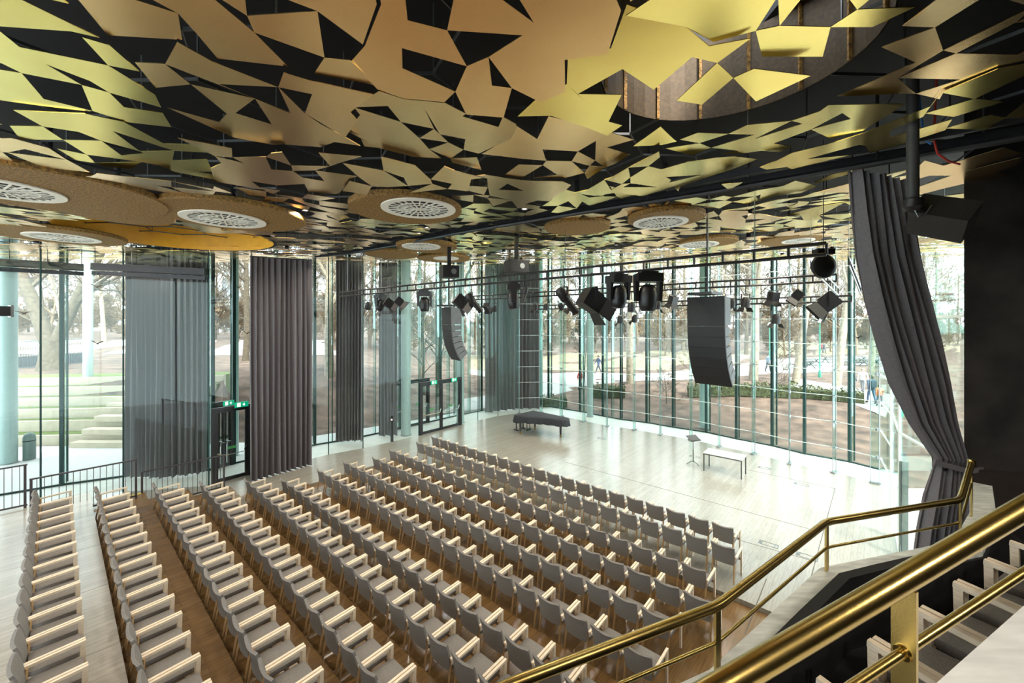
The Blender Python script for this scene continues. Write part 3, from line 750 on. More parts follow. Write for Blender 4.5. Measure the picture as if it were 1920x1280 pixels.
# ------------------------------------------------------------------ seats
def make_chair():
    root = empty('armchair', (0, 0, 0))
    P = []
    g0 = []; nx, nz = 8, 7
    for j in range(nz + 1):
        w = j / nz; row = []
        for i in range(nx + 1):
            u = -1 + 2 * i / nx
            ztop = .862 - .038 * (1 - u * u) - (.012 if abs(u) > .95 else 0)
            z = .40 + (ztop - .40) * w
            y = -.215 - .075 * w ** 1.6 - .030 * (1 - u * u) - (.012 * max(0, w - .8) * 5)
            hw = .240 + .012 * w - .02 * (1 - w) * .6
            row.append((u * hw, y, z))
        g0.append(row)
    b = MB(); b.sheet(g0, .038)
    P.append(('backrest', b.mesh('chair_backrest', M_FABRIC, 50)))
    s = MB(); prof = []
    for (zz, k) in ((.395, .94), (.405, .985), (.445, 1.0), (.465, .985), (.472, .93)):
        hw, hd = .245 * k, .245 * k; n = []
        for (cx, cy) in ((1, 1), (-1, 1), (-1, -1), (1, -1)):
            for q in range(3):
                an = {(1, 1): 0, (-1, 1): 90, (-1, -1): 180, (1, -1): 270}[(cx, cy)] + q * 45; r_ = .05
                n.append((cx * (hw - r_) + r_ * math.cos(math.radians(an)), .02 + cy * (hd - r_) + r_ * math.sin(math.radians(an)), zz))
        prof.append(n)
    k = len(prof[0])
    s.add([p for r in prof for p in r], [(i * k + j, i * k + (j + 1) % k, (i + 1) * k + (j + 1) % k, (i + 1) * k + j) for i in range(len(prof) - 1) for j in range(k)] + [tuple(range(k))[::-1], tuple((len(prof) - 1) * k + j for j in range(k))])
    P.append(('seat', s.mesh('chair_seat', M_FABRIC, 50)))
    for sx in (-1, 1):
        f_ = MB(); f_.bar((sx * .272, .250, 0), (sx * .272, .262, .615), .036, .050, up=(0, 1, 0)); P.append(('leg', f_.mesh('chair_front_leg', M_ARMWOOD)))
        r_ = MB(); r_.tube([(sx * .238, -.315, 0), (sx * .232, -.235, .43), (sx * .235, -.225, .60)], [.016, .024, .02], 4); P.append(('leg', r_.mesh('chair_rear_leg', M_LEGWOOD)))
        a_ = MB(); a_.bar((sx * .270, -.255, .598), (sx * .272, .288, .632), .040, .034); P.append(('armrest', a_.mesh('chair_armrest', M_ARMWOOD)))
    rl = MB(); rl.bar((-.26, .245, .36), (.26, .245, .36), .02, .06); P.append(('front_rail', rl.mesh('chair_rail', M_LEGWOOD)))
    return root, P
root0, PARTS = make_chair()
bpy.data.objects.remove(root0)
def place_chair(loc, rz, label, group):
    o = thing('armchair', loc, label, 'chair', rz, group)
    for nm, me in PARTS: obj(nm, me, o)
rowlab = ['front row nearest the stage'] + [ORD[k] + ' row from the stage' for k in range(1, 11)] + ['rearmost twelfth row']
nch = 0
for ri, (nm, v0, s0, z) in enumerate(ROWS):
    for k in range(21):
        s = s0 - .6 * k - .25; p = sv(s, v0 + .30, z)
        if p.y < 0.7: continue
        x, y = px((p.x, p.y, z + .86)); 
        if not (-120 < x < 2000 and y < 1420): continue
        place_chair(p + Vector((0, 0, .001)), ROWROT + R.uniform(-.006, .006), 'grey armchair, %s seat from the window end of the %s' % (ORD[k], rowlab[ri]), 'armchairs in the audience rows'); nch += 1
print('audience chairs', nch)

# ------------------------------------------------------------------ gallery: parapet, brass rails, ledge and seats
GP = [(-0.75, 1.45), (-0.02, 1.85), (1.19, 2.366), (2.59, 3.36), (4.14, 3.77), (4.95, 4.35), (5.9, 5.2)]
GP = [Vector(p) for p in GP]
gl_, gr_ = offset(GP, .03), offset(GP, -.16)
par = struct(MB().prism(gl_ + gr_[::-1], 3.05, 4.0).build('wall_parapet', M_BLACK))
cap = MB()
gl2, gr2 = offset(GP, .05), offset(GP, -.14)
cap.prism(gl2 + gr2[::-1], 4.002, 4.045); cap.build('marble_coping', M_MARBLE, par)
FP = [Vector(fl(x, y, 4.15)[:2]) for x, y in ((1230, 1400), (1350, 1290), (1433, 1209), (1501, 1142), (1573, 1074), (1640, 1057.5), (1740, 1035), (1786, 1024))]
struct(MB().prism(FP + offset(FP, -.07)[::-1], 3.6, 4.15).build('wall_fascia', M_BLACK))
gal = gr_ + [Vector((9.4, 4.0)), Vector((9.4, -4.8)), Vector((-4.0, -4.8)), Vector((-4.0, 0.2))]
struct(MB().prism(gal, 3.1, 3.6).build('floor_gallery', M_BLACK))
Q = Vector((1.278, 1.186)); D_ = Vector((.898, .44)).normalized(); N_2 = Vector((D_.y, -D_.x))
led = [Q - D_ * 3.2, Q + D_ * 6.0, Q + D_ * 6.0 + N_2 * .62, Q - D_ * 3.2 + N_2 * .62]
ledge = struct(MB().prism(led, 3.6, 5.0).build('wall_ledge', M_BLACK))
MB().prism([led[0] - N_2 * .02, led[1] - N_2 * .02, led[2], led[3]], 5.002, 5.05).build('marble_ledge_top', mat('pale_marble', (0.78, 0.80, 0.81), 0.3, var=0.12, scale=5, stretch=(1, 5, 1)), ledge)

far_rail = thing('brass_handrail', (0, 0, 4.05), 'thin far brass handrail along the marble gallery parapet', 'handrail')
RZ = 4.45 - 4.05
rp = [(-.75, 1.45, RZ), (-.02, 1.85, RZ), (1.19, 2.366, RZ), (2.59, 3.36, RZ), (4.14, 3.77, RZ), (4.84, 4.3, RZ + .16)]
def round_path(p, r=.07, k=4):
    p = [Vector(q) for q in p]; out = [p[0]]
    for a, b, c in zip(p, p[1:], p[2:]):
        u0, u1 = (a - b).normalized(), (c - b).normalized(); s0, s1 = b + u0 * r, b + u1 * r
        for i in range(k + 1):
            t = i / k; out.append(s0 * (1 - t) ** 2 + b * 2 * t * (1 - t) + s1 * t ** 2)
    return out + [p[-1]]
MB().tube(round_path(rp), .0275, 14).build('top_rail', M_BRASS, far_rail, 40)
lp = [(x, y, z - .21) for x, y, z in rp]
MB().tube(round_path(lp), .011, 10).build('lower_rail', M_BRASS, far_rail, 40)
MB().lathe([(.001, -.03), (.03, -.03), (.034, 0), (.03, .03), (.001, .035)], (4.84, 4.3, RZ + .16), 14).build('end_knob', M_BRASS, far_rail, 40)
for (x, y, z) in rp[1:]:
    MB().box((x, y, (z - .02) / 2), (.05, .014, z - .02), .6).build('post', M_BRASS, far_rail)
near = thing('brass_handrail', (0, 0, 5.05), 'thick near brass handrail crossing the lower right corner', 'handrail')
p0, p1 = Vector((1.48, 1.18, 5.56 - 5.05)), Vector((.572, .92, 5.335 - 5.05)); dn = (p1 - p0)
ext = [p0 - dn * 2.2, p1 + dn * .9]
MB().tube(ext, .0285, 20).build('top_rail', M_BRASS, near, 40)
lo = [Vector((p.x, p.y, p.z - .185)) for p in ext]
MB().tube(lo, .0115, 12).build('lower_rail', M_BRASS, near, 40)
for k in (.474, -1.2):
    c = p1 + (p0 - p1) * k
    MB().bar((c.x, c.y, c.z - .02), (c.x, c.y, -.45), .012, .05, up=(D_.y, -D_.x, 0)).build('post', M_BRASS, near)
    MB().lathe([(.012, -.012), (.019, -.012), (.019, .012), (.012, .012)], (c.x, c.y, c.z - .185), 14, Vector((0, 0, 1)).rotation_difference(dn.normalized()).to_matrix()).build('collar', M_BRASS, near, 40)
for k, (x, y) in enumerate(((1.97, 2.00), (2.5, 2.27), (3.04, 2.53), (3.57, 2.80), (4.1, 3.07))):
    place_chair(Vector((x, y, 3.601)), math.atan2(.462, .887), 'gallery armchair below the near handrail, %s from the left' % ORD[k], 'armchairs on the gallery')

# loudspeaker on a ceiling pole
p = Vector((4.22, 4.3, 7.33)); sp = thing('hanging_loudspeaker', tuple(p), 'black box loudspeaker on a ceiling pole beside the tied curtain', 'loudspeaker')
MB().tube([(0, 0, 0), (0, 0, 1.7)], .052, 14).build('pole', mat('dark_grey_pole', (0.05, 0.05, 0.05), 0.5, var=0.1), sp, 40)
MB().lathe([(.001, -.07), (.05, -.07), (.085, -.03), (.085, .05), (.05, .07)], (0, 0, .0), 12).build('pole_clamp', M_STEELBLK, sp, 40)
rm = (Matrix.Rotation(math.radians(-38), 3, 'Z') @ Matrix.Rotation(math.radians(-32), 3, 'X') @ Matrix.Rotation(math.radians(28), 3, 'Y'))
MB().box((.33, .02, -.14), (.46, .34, .27), m=rm).build('cabinet', mat('black_speaker_grille', (0.018, 0.018, 0.019), 0.6, var=0.3, scale=60), sp)
MB().bar((.04, 0, -.03), (.2, .0, -.1), .05, .05).build('bracket', M_STEELBLK, sp)
MB().tube([(0, -.02, -.06), (.02, -.04, -.14), (.08, -.05, -.12), (.16, -.04, -.02)], .007, 6).build('cable', M_GREYSTEEL, sp, 40)

# ------------------------------------------------------------------ trusses, lamps and line arrays
def truss(name, v, z, s0, s1, label, gap=.18):
    o = thing(name, tuple(sv(s0, v, z)), label, 'truss', group='lighting trusses over the stage'); d = sv(s1 - s0, 0)
    for dz in (0, gap): MB().tube([(0, 0, dz), d + Vector((0, 0, dz))], .030, 8).build('chord', M_STEELBLK, o, 40)
    n = int(abs(s1 - s0) / .5); rung = MB().tube([(0, 0, 0), (0, 0, gap)], .022, 6).mesh('rung', M_STEELBLK)
    for k in range(n + 1): obj('rung', rung, o, d * (k / n))
    for k in (.06, .3, .55, .8, .96):
        q = d * k; w = sv(s0, v) + q
        MB().tube([(q.x, q.y, gap), (q.x, q.y, zc(w.x, w.y) - z + .4)], .008, 5).build('steel_cable', M_GREYSTEEL, o)
    return o
T1 = (8.15, 7.16); T2 = (13.8, 7.16); T3 = (16.6, 6.72)
truss('ladder_truss', T1[0], T1[1], .6, 17.2, 'long black ladder truss nearest the seats')
truss('ladder_truss', T2[0], T2[1], .8, 15.6, 'black ladder truss above the middle of the stage')
truss('ladder_truss', T3[0], T3[1], .6, 13.5, 'farthest black ladder truss near the stage windows')
# heavy beam close under the ceiling
def on(x, v):
    dx = (x - 960) / F; s = (V.x * v - dx * V.y * v) / (dx * U.y - U.x)
    return s
def xf(m, mtx):
    m.v = [tuple(mtx @ Vector(p)) for p in m.v]; return m
M_LAMP = mat('black_lamp_housing', (0.014, 0.014, 0.015), 0.42, 0.2, var=0.15)
M_LENS = mat('lamp_lens', (0.10, 0.11, 0.12), 0.08, 0.0, spec=0.9, var=0.05)
def proto(kind, tilt):
    P = []
    T = Matrix.Translation((0, 0, -.42)) @ Matrix.Rotation(math.radians(tilt), 4, 'X')
    def add(nm, m, mt, tr=True, sm=35): P.append((nm, (xf(m, T) if tr else m).mesh(nm, mt, sm)))
    def prof(pr, n=14): return MB().lathe(pr, (0, 0, 0), n, Matrix.Rotation(math.radians(-90), 3, 'X'))
    hook = MB().tube([(0, 0, -.20), (0, 0, 0), (.03, 0, .05), (-.03, 0, .05)], .013, 6); add('hook_clamp', hook, M_STEELBLK, False)
    if kind == 'fresnel':
        m = MB(); m.box((0, 0, 0), (.30, .34, .30)).box((0, -.01, .16), (.22, .26, .05)); add('body', m, M_LAMP)
        add('lens', prof([(.001, .175), (.12, .175), (.13, .165), (.13, .16)]), M_LENS)
        for an in (0, 90, 180, 270):
            f_ = MB(); f_.add([(-.15, .17, .15), (.15, .17, .15), (.19, .36, .25), (-.19, .36, .25), (-.15, .172, .158), (.15, .172, .158), (.19, .36, .258), (-.19, .36, .258)], [(0, 1, 2, 3), (7, 6, 5, 4), (0, 4, 5, 1), (1, 5, 6, 2), (2, 6, 7, 3), (3, 7, 4, 0)])
            xf(f_, Matrix.Rotation(math.radians(an), 4, 'Y')); add('barn_door', f_, M_LAMP, sm=None)
        y_ = MB(); y_.bar((-.19, 0, -.42), (-.19, 0, -.20), .02, .04).bar((.19, 0, -.42), (.19, 0, -.20), .02, .04).bar((-.2, 0, -.2), (.2, 0, -.2), .04, .02); add('yoke', y_, M_STEELBLK, False, None)
    elif kind == 'profile':
        add('body', prof([(.001, -.22), (.09, -.22), (.12, -.16), (.12, .06), (.10, .1)]), M_LAMP)
        add('lens_tube', prof([(.10, .1), (.085, .12), (.085, .44), (.095, .44), (.095, .48), (.001, .47)]), M_LAMP)
        y_ = MB(); y_.bar((-.14, 0, -.42), (-.14, 0, -.20), .02, .035).bar((.14, 0, -.42), (.14, 0, -.20), .02, .035).bar((-.15, 0, -.2), (.15, 0, -.2), .035, .02); add('yoke', y_, M_STEELBLK, False, None)
    elif kind == 'par':
        add('body', prof([(.001, -.14), (.07, -.13), (.11, -.05), (.115, .14), (.105, .14), (.1, .06), (.001, .05)]), M_LAMP)
        for an in (90, 270):
            f_ = MB(); f_.add([(-.09, .14, .11), (.09, .14, .11), (.12, .26, .17), (-.12, .26, .17), (-.09, .142, .116), (.09, .142, .116), (.12, .26, .176), (-.12, .26, .176)], [(0, 1, 2, 3), (7, 6, 5, 4), (0, 4, 5, 1), (1, 5, 6, 2), (2, 6, 7, 3), (3, 7, 4, 0)])
            xf(f_, Matrix.Rotation(math.radians(an), 4, 'Y')); add('barn_door', f_, M_LAMP, sm=None)
        y_ = MB(); y_.bar((-.14, 0, -.42), (-.14, 0, -.20), .016, .03).bar((.14, 0, -.42), (.14, 0, -.20), .016, .03).bar((-.15, 0, -.2), (.15, 0, -.2), .03, .016); add('yoke', y_, M_STEELBLK, False, None)
    else:
        b_ = MB(); b_.box((0, 0, -.12), (.44, .34, .15)).box((0, 0, -.03), (.3, .22, .05)); add('base', b_, M_LAMP, False)
        for sx in (-1, 1):
            a_ = MB(); a_.box((sx * .21, 0, -.36), (.07, .17, .36), taper=.7); add('arm', a_, M_LAMP, False)
        T = Matrix.Translation((0, 0, -.47)) @ Matrix.Rotation(math.radians(tilt), 4, 'X')
        add('head', prof([(.001, -.24), (.09, -.225), (.145, -.16), (.165, -.03), (.16, .12), (.14, .21), (.12, .23)], 18), M_LAMP)
        add('lens', prof([(.12, .225), (.13, .235), (.11, .245), (.001, .25)], 18), M_LENS)
    return P
PR = {}
def lamp(kind, x, tr_, tilt, yaw, label, scale=1.0, dz=0.0):
    if (kind, tilt) not in PR: PR[(kind, tilt)] = proto(kind, tilt)
    s = on(x, tr_[0]); q = sv(s, tr_[0], tr_[1] - .03 + dz)
    o = thing({'fresnel': 'stage_lamp', 'profile': 'profile_spotlight', 'par': 'stage_lamp', 'head': 'moving_head_light'}[kind], tuple(q), label, 'stage light', math.radians(yaw), 'lamps hanging from the trusses')
    o.scale = (scale,) * 3
    for nm, me in PR[(kind, tilt)]: obj(nm, me, o)
LAMPS = [
    ('par', 690, T1, -60, 20, 'small leftmost lamp on the nearest truss'), ('head', 713, T1, -70, 60, 'leftmost moving head on the nearest truss', .9),
    ('fresnel', 728, T1, -35, -60, 'barn door lamp beside the leftmost moving head', .9), ('fresnel', 748, T1, -40, -70, 'barn door lamp left of the second moving head', .8),
    ('head', 796, T1, -90, 0, 'moving head pointing down above the left line array'), ('fresnel', 862, T1, -38, -70, 'boxy barn door lamp just above the left line array', 1.05),
    ('profile', 884, T1, -50, -75, 'slanted profile spotlight right of the left line array', .95), ('head', 962, T1, -100, 95, 'moving head turned sideways left of the piano', 1.0), ('profile', 985, T1, -75, 120, 'spotlight close beside the sideways moving head', .6),
    ('profile', 1058, T1, -50, -70, 'long profile spotlight slanting right above the piano', 1.05), ('fresnel', 1108, T1, -32, -72, 'largest boxy lamp with grey barn doors on nearest truss', 1.35),
    ('head', 1160, T1, -85, 20, 'moving head with an egg shaped head above the stage', 1.05), ('head', 1215, T1, -85, 0, 'widest moving head, right of the egg shaped one', 1.15),
    ('fresnel', 1554, T2, -40, 60, 'wide barn door lamp nearest the tied curtain', 1.25), 
    ('par', 928, T2, -60, 10, 'small lamp on middle truss right of left line array'), ('fresnel', 912, T2, -45, -30, 'barn door lamp on middle truss behind the spotlight', .8), ('par', 1004, T2, -75, 40, 'narrow lamp above the left end of the piano'),
    ('par', 1024, T2, -80, 0, 'round lamp above the piano middle'), ('par', 1052, T2, -60, -40, 'small barn door lamp above the piano tail', 1.0), ('par', 1072, T2, -60, 30, 'second small barn door lamp above the piano tail', 1.1),
    ('head', 1096, T2, -90, 0, 'small moving head below the largest boxy lamp', .75), ('par', 1138, T2, -80, 20, 'tall small lamp below the egg shaped moving head', 1.2), ('par', 1184, T2, -70, -20, 'flared barn door lamp between the two big moving heads', 1.2),
    ('par', 1232, T2, -85, 0, 'small lamp with flared shade below the widest moving head', 1.1), ('fresnel', 1262, T2, -70, 20, 'square lamp left of the right line array', .75), ('par', 1370, T2, -80, 0, 'lamp just right of the right line array', 1.1),
    ('par', 1398, T2, -85, 15, 'slim lamp second right of the right line array', 1.1), ('fresnel', 1450, T2, -80, 10, 'square barn door lamp with a round one behind', .75), ('fresnel', 1496, T2, -50, 60, 'tilted barn door lamp at truss end', .75),
    ('par', 1163, T3, -80, 0, 'far lamp behind the egg shaped moving head', 1.2), ('par', 1455, T3, -85, 0, 'round lamp on the farthest truss', 1.2), ('par', 1190, T3, -60, 0, 'far barn door lamp between big moving heads', 1.1)]
for L_ in LAMPS: lamp(*L_)
# round wash light and the two ladder shaped cable trays at the truss end
q = dp(1545, 499, 6.9); o = thing('round_wash_light', tuple(q), 'large round black wash light below the right end of nearest truss', 'stage light'); o.scale = (.58,) * 3
fm = Matrix.Rotation(math.radians(90), 3, 'X')
MB().lathe([(.001, .12), (.2, .12), (.34, .04), (.36, -.04), (.30, -.04), (.26, .02), (.001, .03)], (0, 0, 0), 26, fm).build('reflector', M_LAMP, o, 40)
MB().lathe([(.001, -.02), (.07, -.02), (.07, .05), (.001, .05)], (0, 0, 0), 14, fm).build('bulb_housing', M_BRONZE, o, 40)
MB().box((0, .02, .42), (.5, .25, .16)).build('ballast', M_LAMP, o); MB().tube([(0, .02, .5), (0, .02, 3.7)], .012, 6).build('drop_rod', M_STEELBLK, o)
for (xa, ya, xb, yb, Ya, Yb, lab) in ((1520, 503, 1572, 553, 9.4, 9.9, 'short aluminium ladder bar slanting in front of the wash light'), (1592, 497, 1614, 552, 9.2, 9.6, 'short steel ladder bar hanging beside the tied curtain')):
    a, b = dp(xa, ya, Ya), dp(xb, yb, Yb); o = thing('ladder_bar', tuple(a), lab, 'ladder bar'); d = b - a; sd = Vector((0, 0, .17))
    for k in (0, 1): MB().tube([sd * k, d + sd * k], .018, 6).build('chord', M_GREYSTEEL, o)
    for k in range(11): MB().tube([d * (k / 10), d * (k / 10) + sd], .011, 5).build('rung', M_STEELBLK, o)
    MB().tube([sd, sd + Vector((0, 0, 1.6))], .006, 5).build('steel_cable', M_GREYSTEEL, o)
# projector hanging by the far glass, upper left of centre
for x, y, Yd, lab, w in ((842, 510, 12.6, 'black projector hanging from a mast above the left line array', .5), (968, 500, 12.6, 'projector with a pale lens ring above the far curtain', .6)):
    q = dp(x, y, Yd); o = thing('projector', tuple(q), lab, 'projector', .4)
    MB().box((0, 0, 0), (w, .55, .36)).build('housing', M_LAMP, o); MB().lathe([(.001, .0), (.08, 0), (.1, -.08), (.06, -.08)], (.08, -.29, 0), 16, Matrix.Rotation(math.radians(90), 3, 'X')).build('lens_ring', M_GREYSTEEL, o, 40)
    MB().bar((0, 0, .18), (0, 0, zc(q.x, q.y) - q.z + .3), .1, .1).build('mast', M_STEELBLK, o)

def line_array(top, rz, label, n=6, w=.78):
    o = thing('line_array', tuple(top), label, 'loudspeaker', rz, 'line arrays above the audience')
    mg = mat('black_speaker_grille', (0.018, 0.018, 0.019), 0.6, var=0.3, scale=60); ms = mat('grey_speaker_side', (0.075, 0.08, 0.085), 0.5, var=0.1)
    MB().box((0, 0, .06), (.5, .5, .05)).build('fly_frame', M_STEELBLK, o); MB().bar((0, .1, .08), (0, .1, zc(top.x, top.y) - top.z + .6), .03, .03).build('hoist', M_STEELBLK, o)
    p = Vector((0, 0, 0)); ang = 2.0
    hs = [.62] + [.222] * n; bends = [1, 3, 7, 12, 18, 25, 32, 36]
    for k, h in enumerate(hs):
        ang = bends[k]; rt = Matrix.Rotation(math.radians(ang), 3, 'X'); hh = h - .004
        cab = empty('cabinet', p); cab.parent = o
        # trapezoid cabinet: front (y=-) wide, back narrower; top corner of the front is the hinge
        sh = .93 if k else 1.0
        fr = MB(); fr.add([rt @ Vector(v_) for v_ in ((-w / 2, 0, 0), (w / 2, 0, 0), (w / 2, 0, -hh), (-w / 2, 0, -hh), (-w / 2, .035, 0), (w / 2, .035, 0), (w / 2, .035, -hh), (-w / 2, .035, -hh))], [(3, 2, 1, 0), (4, 5, 6, 7), (0, 1, 5, 4), (1, 2, 6, 5), (2, 3, 7, 6), (3, 0, 4, 7)])
        fr.build('grille', mg, cab)
        dpt = .42 if k else .46; sq = .62 if k else .92; c0 = -hh * (1 - sq) / 2
        bd = MB(); bd.add([rt @ Vector(v_) for v_ in ((-w / 2 + .01, .036, -.004), (w / 2 - .01, .036, -.004), (w / 2 - .01, .036, -hh + .004), (-w / 2 + .01, .036, -hh + .004), (-w / 2 + .08, dpt, c0), (w / 2 - .08, dpt, c0), (w / 2 - .08, dpt, -hh - c0), (-w / 2 + .08, dpt, -hh - c0))], [(3, 2, 1, 0), (4, 5, 6, 7), (0, 1, 5, 4), (1, 2, 6, 5), (2, 3, 7, 6), (3, 0, 4, 7)])
        bd.build('housing', ms, cab)
        p = p + rt @ Vector((0, 0, -h))
    return o
line_array(dp(1322, 556, 8.5), ROWROT - .16, 'large black line array of speakers hanging right of centre')
line_array(dp(836, 576, 14.4), ROWROT - .3, 'curved line array of speakers hanging left of centre')

# ------------------------------------------------------------------ stage furniture
K1, e1, e2 = Vector((1.19, 23.35)), Vector((-.69, -.725)).normalized(), Vector((.718, -.695)).normalized()
def kp(w, l, z): q = K1 + e1 * w + e2 * l; return Vector((q.x - K1.x, q.y - K1.y, z))
pi_ = thing('grand_piano', (K1.x, K1.y, 0), 'grand piano under a black fitted cover standing on the stage', 'piano')
ol = [(0, 0), (0, 1.0), (0, 2.0), (.02, 2.45), (.12, 2.65), (.30, 2.74), (.52, 2.72), (.70, 2.58), (.82, 2.30), (.90, 1.95), (1.02, 1.60), (1.22, 1.25), (1.42, .95), (1.52, .6), (1.55, .25), (1.55, 0)]
dense = []
for i in range(len(ol)):
    a, b = Vector(ol[i]), Vector(ol[(i + 1) % len(ol)]); k_ = max(2, int((b - a).length / .045))
    dense += [a + (b - a) * (j / k_) for j in range(k_)]
cen = Vector((.72, 1.2)); rows_ = []
for (zz, sc, wv) in ((1.025, .02, 0), (1.03, .5, 0), (1.02, .93, 0), (1.0, .99, 0), (.95, 1.01, .15), (.80, 1.025, .5), (.66, 1.045, 1.0)):
    r_ = []
    for i, q in enumerate(dense):
        d_ = (q - cen); rp_ = cen + d_ * sc + d_.normalized() * wv * .022 * math.sin(i * .95); r_.append(kp(rp_.x, rp_.y, zz + (-.012 * math.sin(i * .6) * wv)))
    rows_.append(r_ + [r_[0]])
MB().grid(rows_).build('cover', M_COVER, pi_, 50)
M_EBONY = mat('black_lacquer', (0.012, 0.011, 0.011), 0.2, var=0.1)
for (w, l) in ((.16, .3), (1.38, .3), (.42, 2.3)):
    lg = MB().tube([kp(w, l, .7), kp(w, l, .3), kp(w, l, .14)], [.075, .055, .05], 8).build('leg', M_EBONY, pi_, 40)
    m = MB(); c = kp(w, l, .06); m.lathe([(.001, -.02), (.06, -.02), (.06, .02), (.001, .02)], c, 14, Matrix.Rotation(math.radians(90), 3, 'X')); m.bar(kp(w, l, .16), kp(w, l, .05), .05, .06); m.build('caster', M_BRASS, pi_, 40)
ly = MB(); ly.bar(kp(.66, .35, .72), kp(.66, .35, .12), .04, .04).bar(kp(.90, .35, .72), kp(.90, .35, .12), .04, .04).bar(kp(.62, .35, .12), kp(.94, .35, .12), .12, .06); ly.build('pedal_lyre', M_EBONY, pi_)
bs = thing('piano_bench', (*(K1 + e1 * .78 - e2 * .30), 0), 'black piano bench with T shaped feet beneath the covered keyboard', 'bench', math.atan2(e1.y, e1.x))
MB().box((0, 0, .47), (.72, .34, .07)).build('seat', M_EBONY, bs)
for sx in (-1, 1):
    MB().bar((sx * .28, 0, .44), (sx * .28, 0, .05), .05, .05).build('leg', M_EBONY, bs); MB().bar((sx * .28, -.18, .025), (sx * .28, .18, .025), .05, .05).build('foot', M_EBONY, bs)

ms = thing('music_stand', tuple(fl(1299.7, 870)), 'black music stand with a flat tray on the pale stage', 'music stand', .35)
MB().tube([(0, 0, .1), (0, 0, .62)], .017, 8).build('lower_tube', M_STEELBLK, ms, 40); MB().tube([(0, 0, .6), (0, 0, 1.08)], .011, 8).build('upper_tube', M_STEELBLK, ms, 40)
for k in range(3):
    an = math.radians(120 * k + 40); MB().tube([(0, 0, .14), (math.cos(an) * .15, math.sin(an) * .15, .09), (math.cos(an) * .28, math.sin(an) * .28, .015)], .012, 6).build('foot', M_STEELBLK, ms, 40)
tm = Matrix.Rotation(math.radians(28), 3, 'X')
MB().box((0, .0, 1.12), (.52, .34, .015), m=tm).build('tray', mat('grey_black_tray', (0.07, 0.07, 0.07), 0.5, var=0.1), ms); MB().box((0, -.16, 1.05), (.52, .06, .015), m=tm).build('ledge', M_STEELBLK, ms)

ta, tb, td = fl(1319.9, 882.4), fl(1388.7, 897.9), fl(1329.8, 873.0)
ax = (tb - ta).normalized(); ay = Vector((-ax.y, ax.x, 0)); cc = ta + ax * .68 + ay * .37
tb_ = thing('folding_table', (cc.x, cc.y, 0), 'narrow white topped table with grey legs on the stage', 'table', math.atan2(ax.y, ax.x))
MB().box((0, 0, .735), (1.42, .78, .022)).build('table_top', M_TABLETOP, tb_)
fr = MB()
for sy in (-1, 1): fr.bar((-.68, sy * .37, .70), (.68, sy * .37, .70), .025, .045)
for sx in (-1, 1): fr.bar((sx * .68, -.37, .70), (sx * .68, .37, .70), .025, .045)
M_TLEG = mat('grey_table_steel', (0.10, 0.105, 0.105), 0.4, 0.5, var=0.1)
fr.build('frame', M_TLEG, tb_)
for sx in (-1, 1):
    for sy in (-1, 1): MB().box((sx * .68, sy * .37, .36), (.04, .04, .72)).build('leg', M_TLEG, tb_)
q = fl(735, 827.5); o = thing('access_post', tuple(q), 'short black post with a glowing button beside the stage door', 'post')
MB().box((0, 0, .65), (.13, .09, 1.3)).build('post_body', M_STEELBLK, o); MB().box((0, -.05, 1.12), (.06, .02, .06)).build('button', mat('button_light', (1, .6, .55), .4, emit=2.0), o)
q = dp(1672, 703, 12.9); o = thing('wall_camera', tuple(q), 'small black dome camera on the right corner glass', 'camera')
MB().box((0, 0, .1), (.28, .2, .1)).build('mount', M_STEELBLK, o); MB().lathe([(.001, -.14), (.06, -.12), (.09, -.05), (.09, .05)], (0, 0, 0), 14).build('dome', M_STEELBLK, o, 40); MB().bar((.1, .0, .1), (.35, .25, .1), .05, .05).build('arm', M_STEELBLK, o)
# lamp at far left edge and the small hanging pointer
q = dp(-6, 583, 8.2); o = thing('wall_spotlight', tuple(q), 'dark spotlight reaching in at the left edge', 'stage light', math.radians(60))
MB().box((0, 0, 0), (.32, .22, .2)).build('body', M_LAMP, o); MB().box((.18, 0, 0), (.04, .24, .24)).build('front_frame', M_GREYSTEEL, o); MB().tube([(0, 0, .1), (0, 0, 2.0)], .012, 6).build('drop_rod', M_STEELBLK, o)

# loose cables under the ceiling beside the speaker pole, and a hanging microphone
for nm, pts, c, lab in (('red_cable', ((1756, 225), (1751, 262), (1758, 288), (1778, 302), (1800, 308)), (.42, .03, .02), 'red cable drooping from the ceiling right of the speaker pole'),
                        ('blue_cable', ((1722, 252), (1733, 262), (1746, 270)), (.03, .16, .42), 'short blue cable under the ceiling beside the speaker pole')):
    P_ = [dp(x, y, 4.75) for x, y in pts]; P_[0].z += .5
    tag(MB().tube(P_, .011, 6).build(nm, mat(nm + '_plastic', c, .45, var=.05), smooth=40), lab, 'cable')
q = dp(361, 336, 6.9); o = thing('hanging_microphone', tuple(q), 'slim hanging microphone with a red band below the gold ceiling', 'microphone')
MB().tube([(0, 0, 0), (0, 0, .16)], .028, 10).build('capsule', M_STEELBLK, o, 40); MB().tube([(0, 0, .161), (0, 0, .20)], .030, 10).build('red_band', mat('red_plastic', (.5, .02, .02), .4, var=.05), o, 40)
MB().tube([(0, 0, .201), (0, 0, 1.6)], .012, 6).build('stem', M_STEELBLK, o, 40)

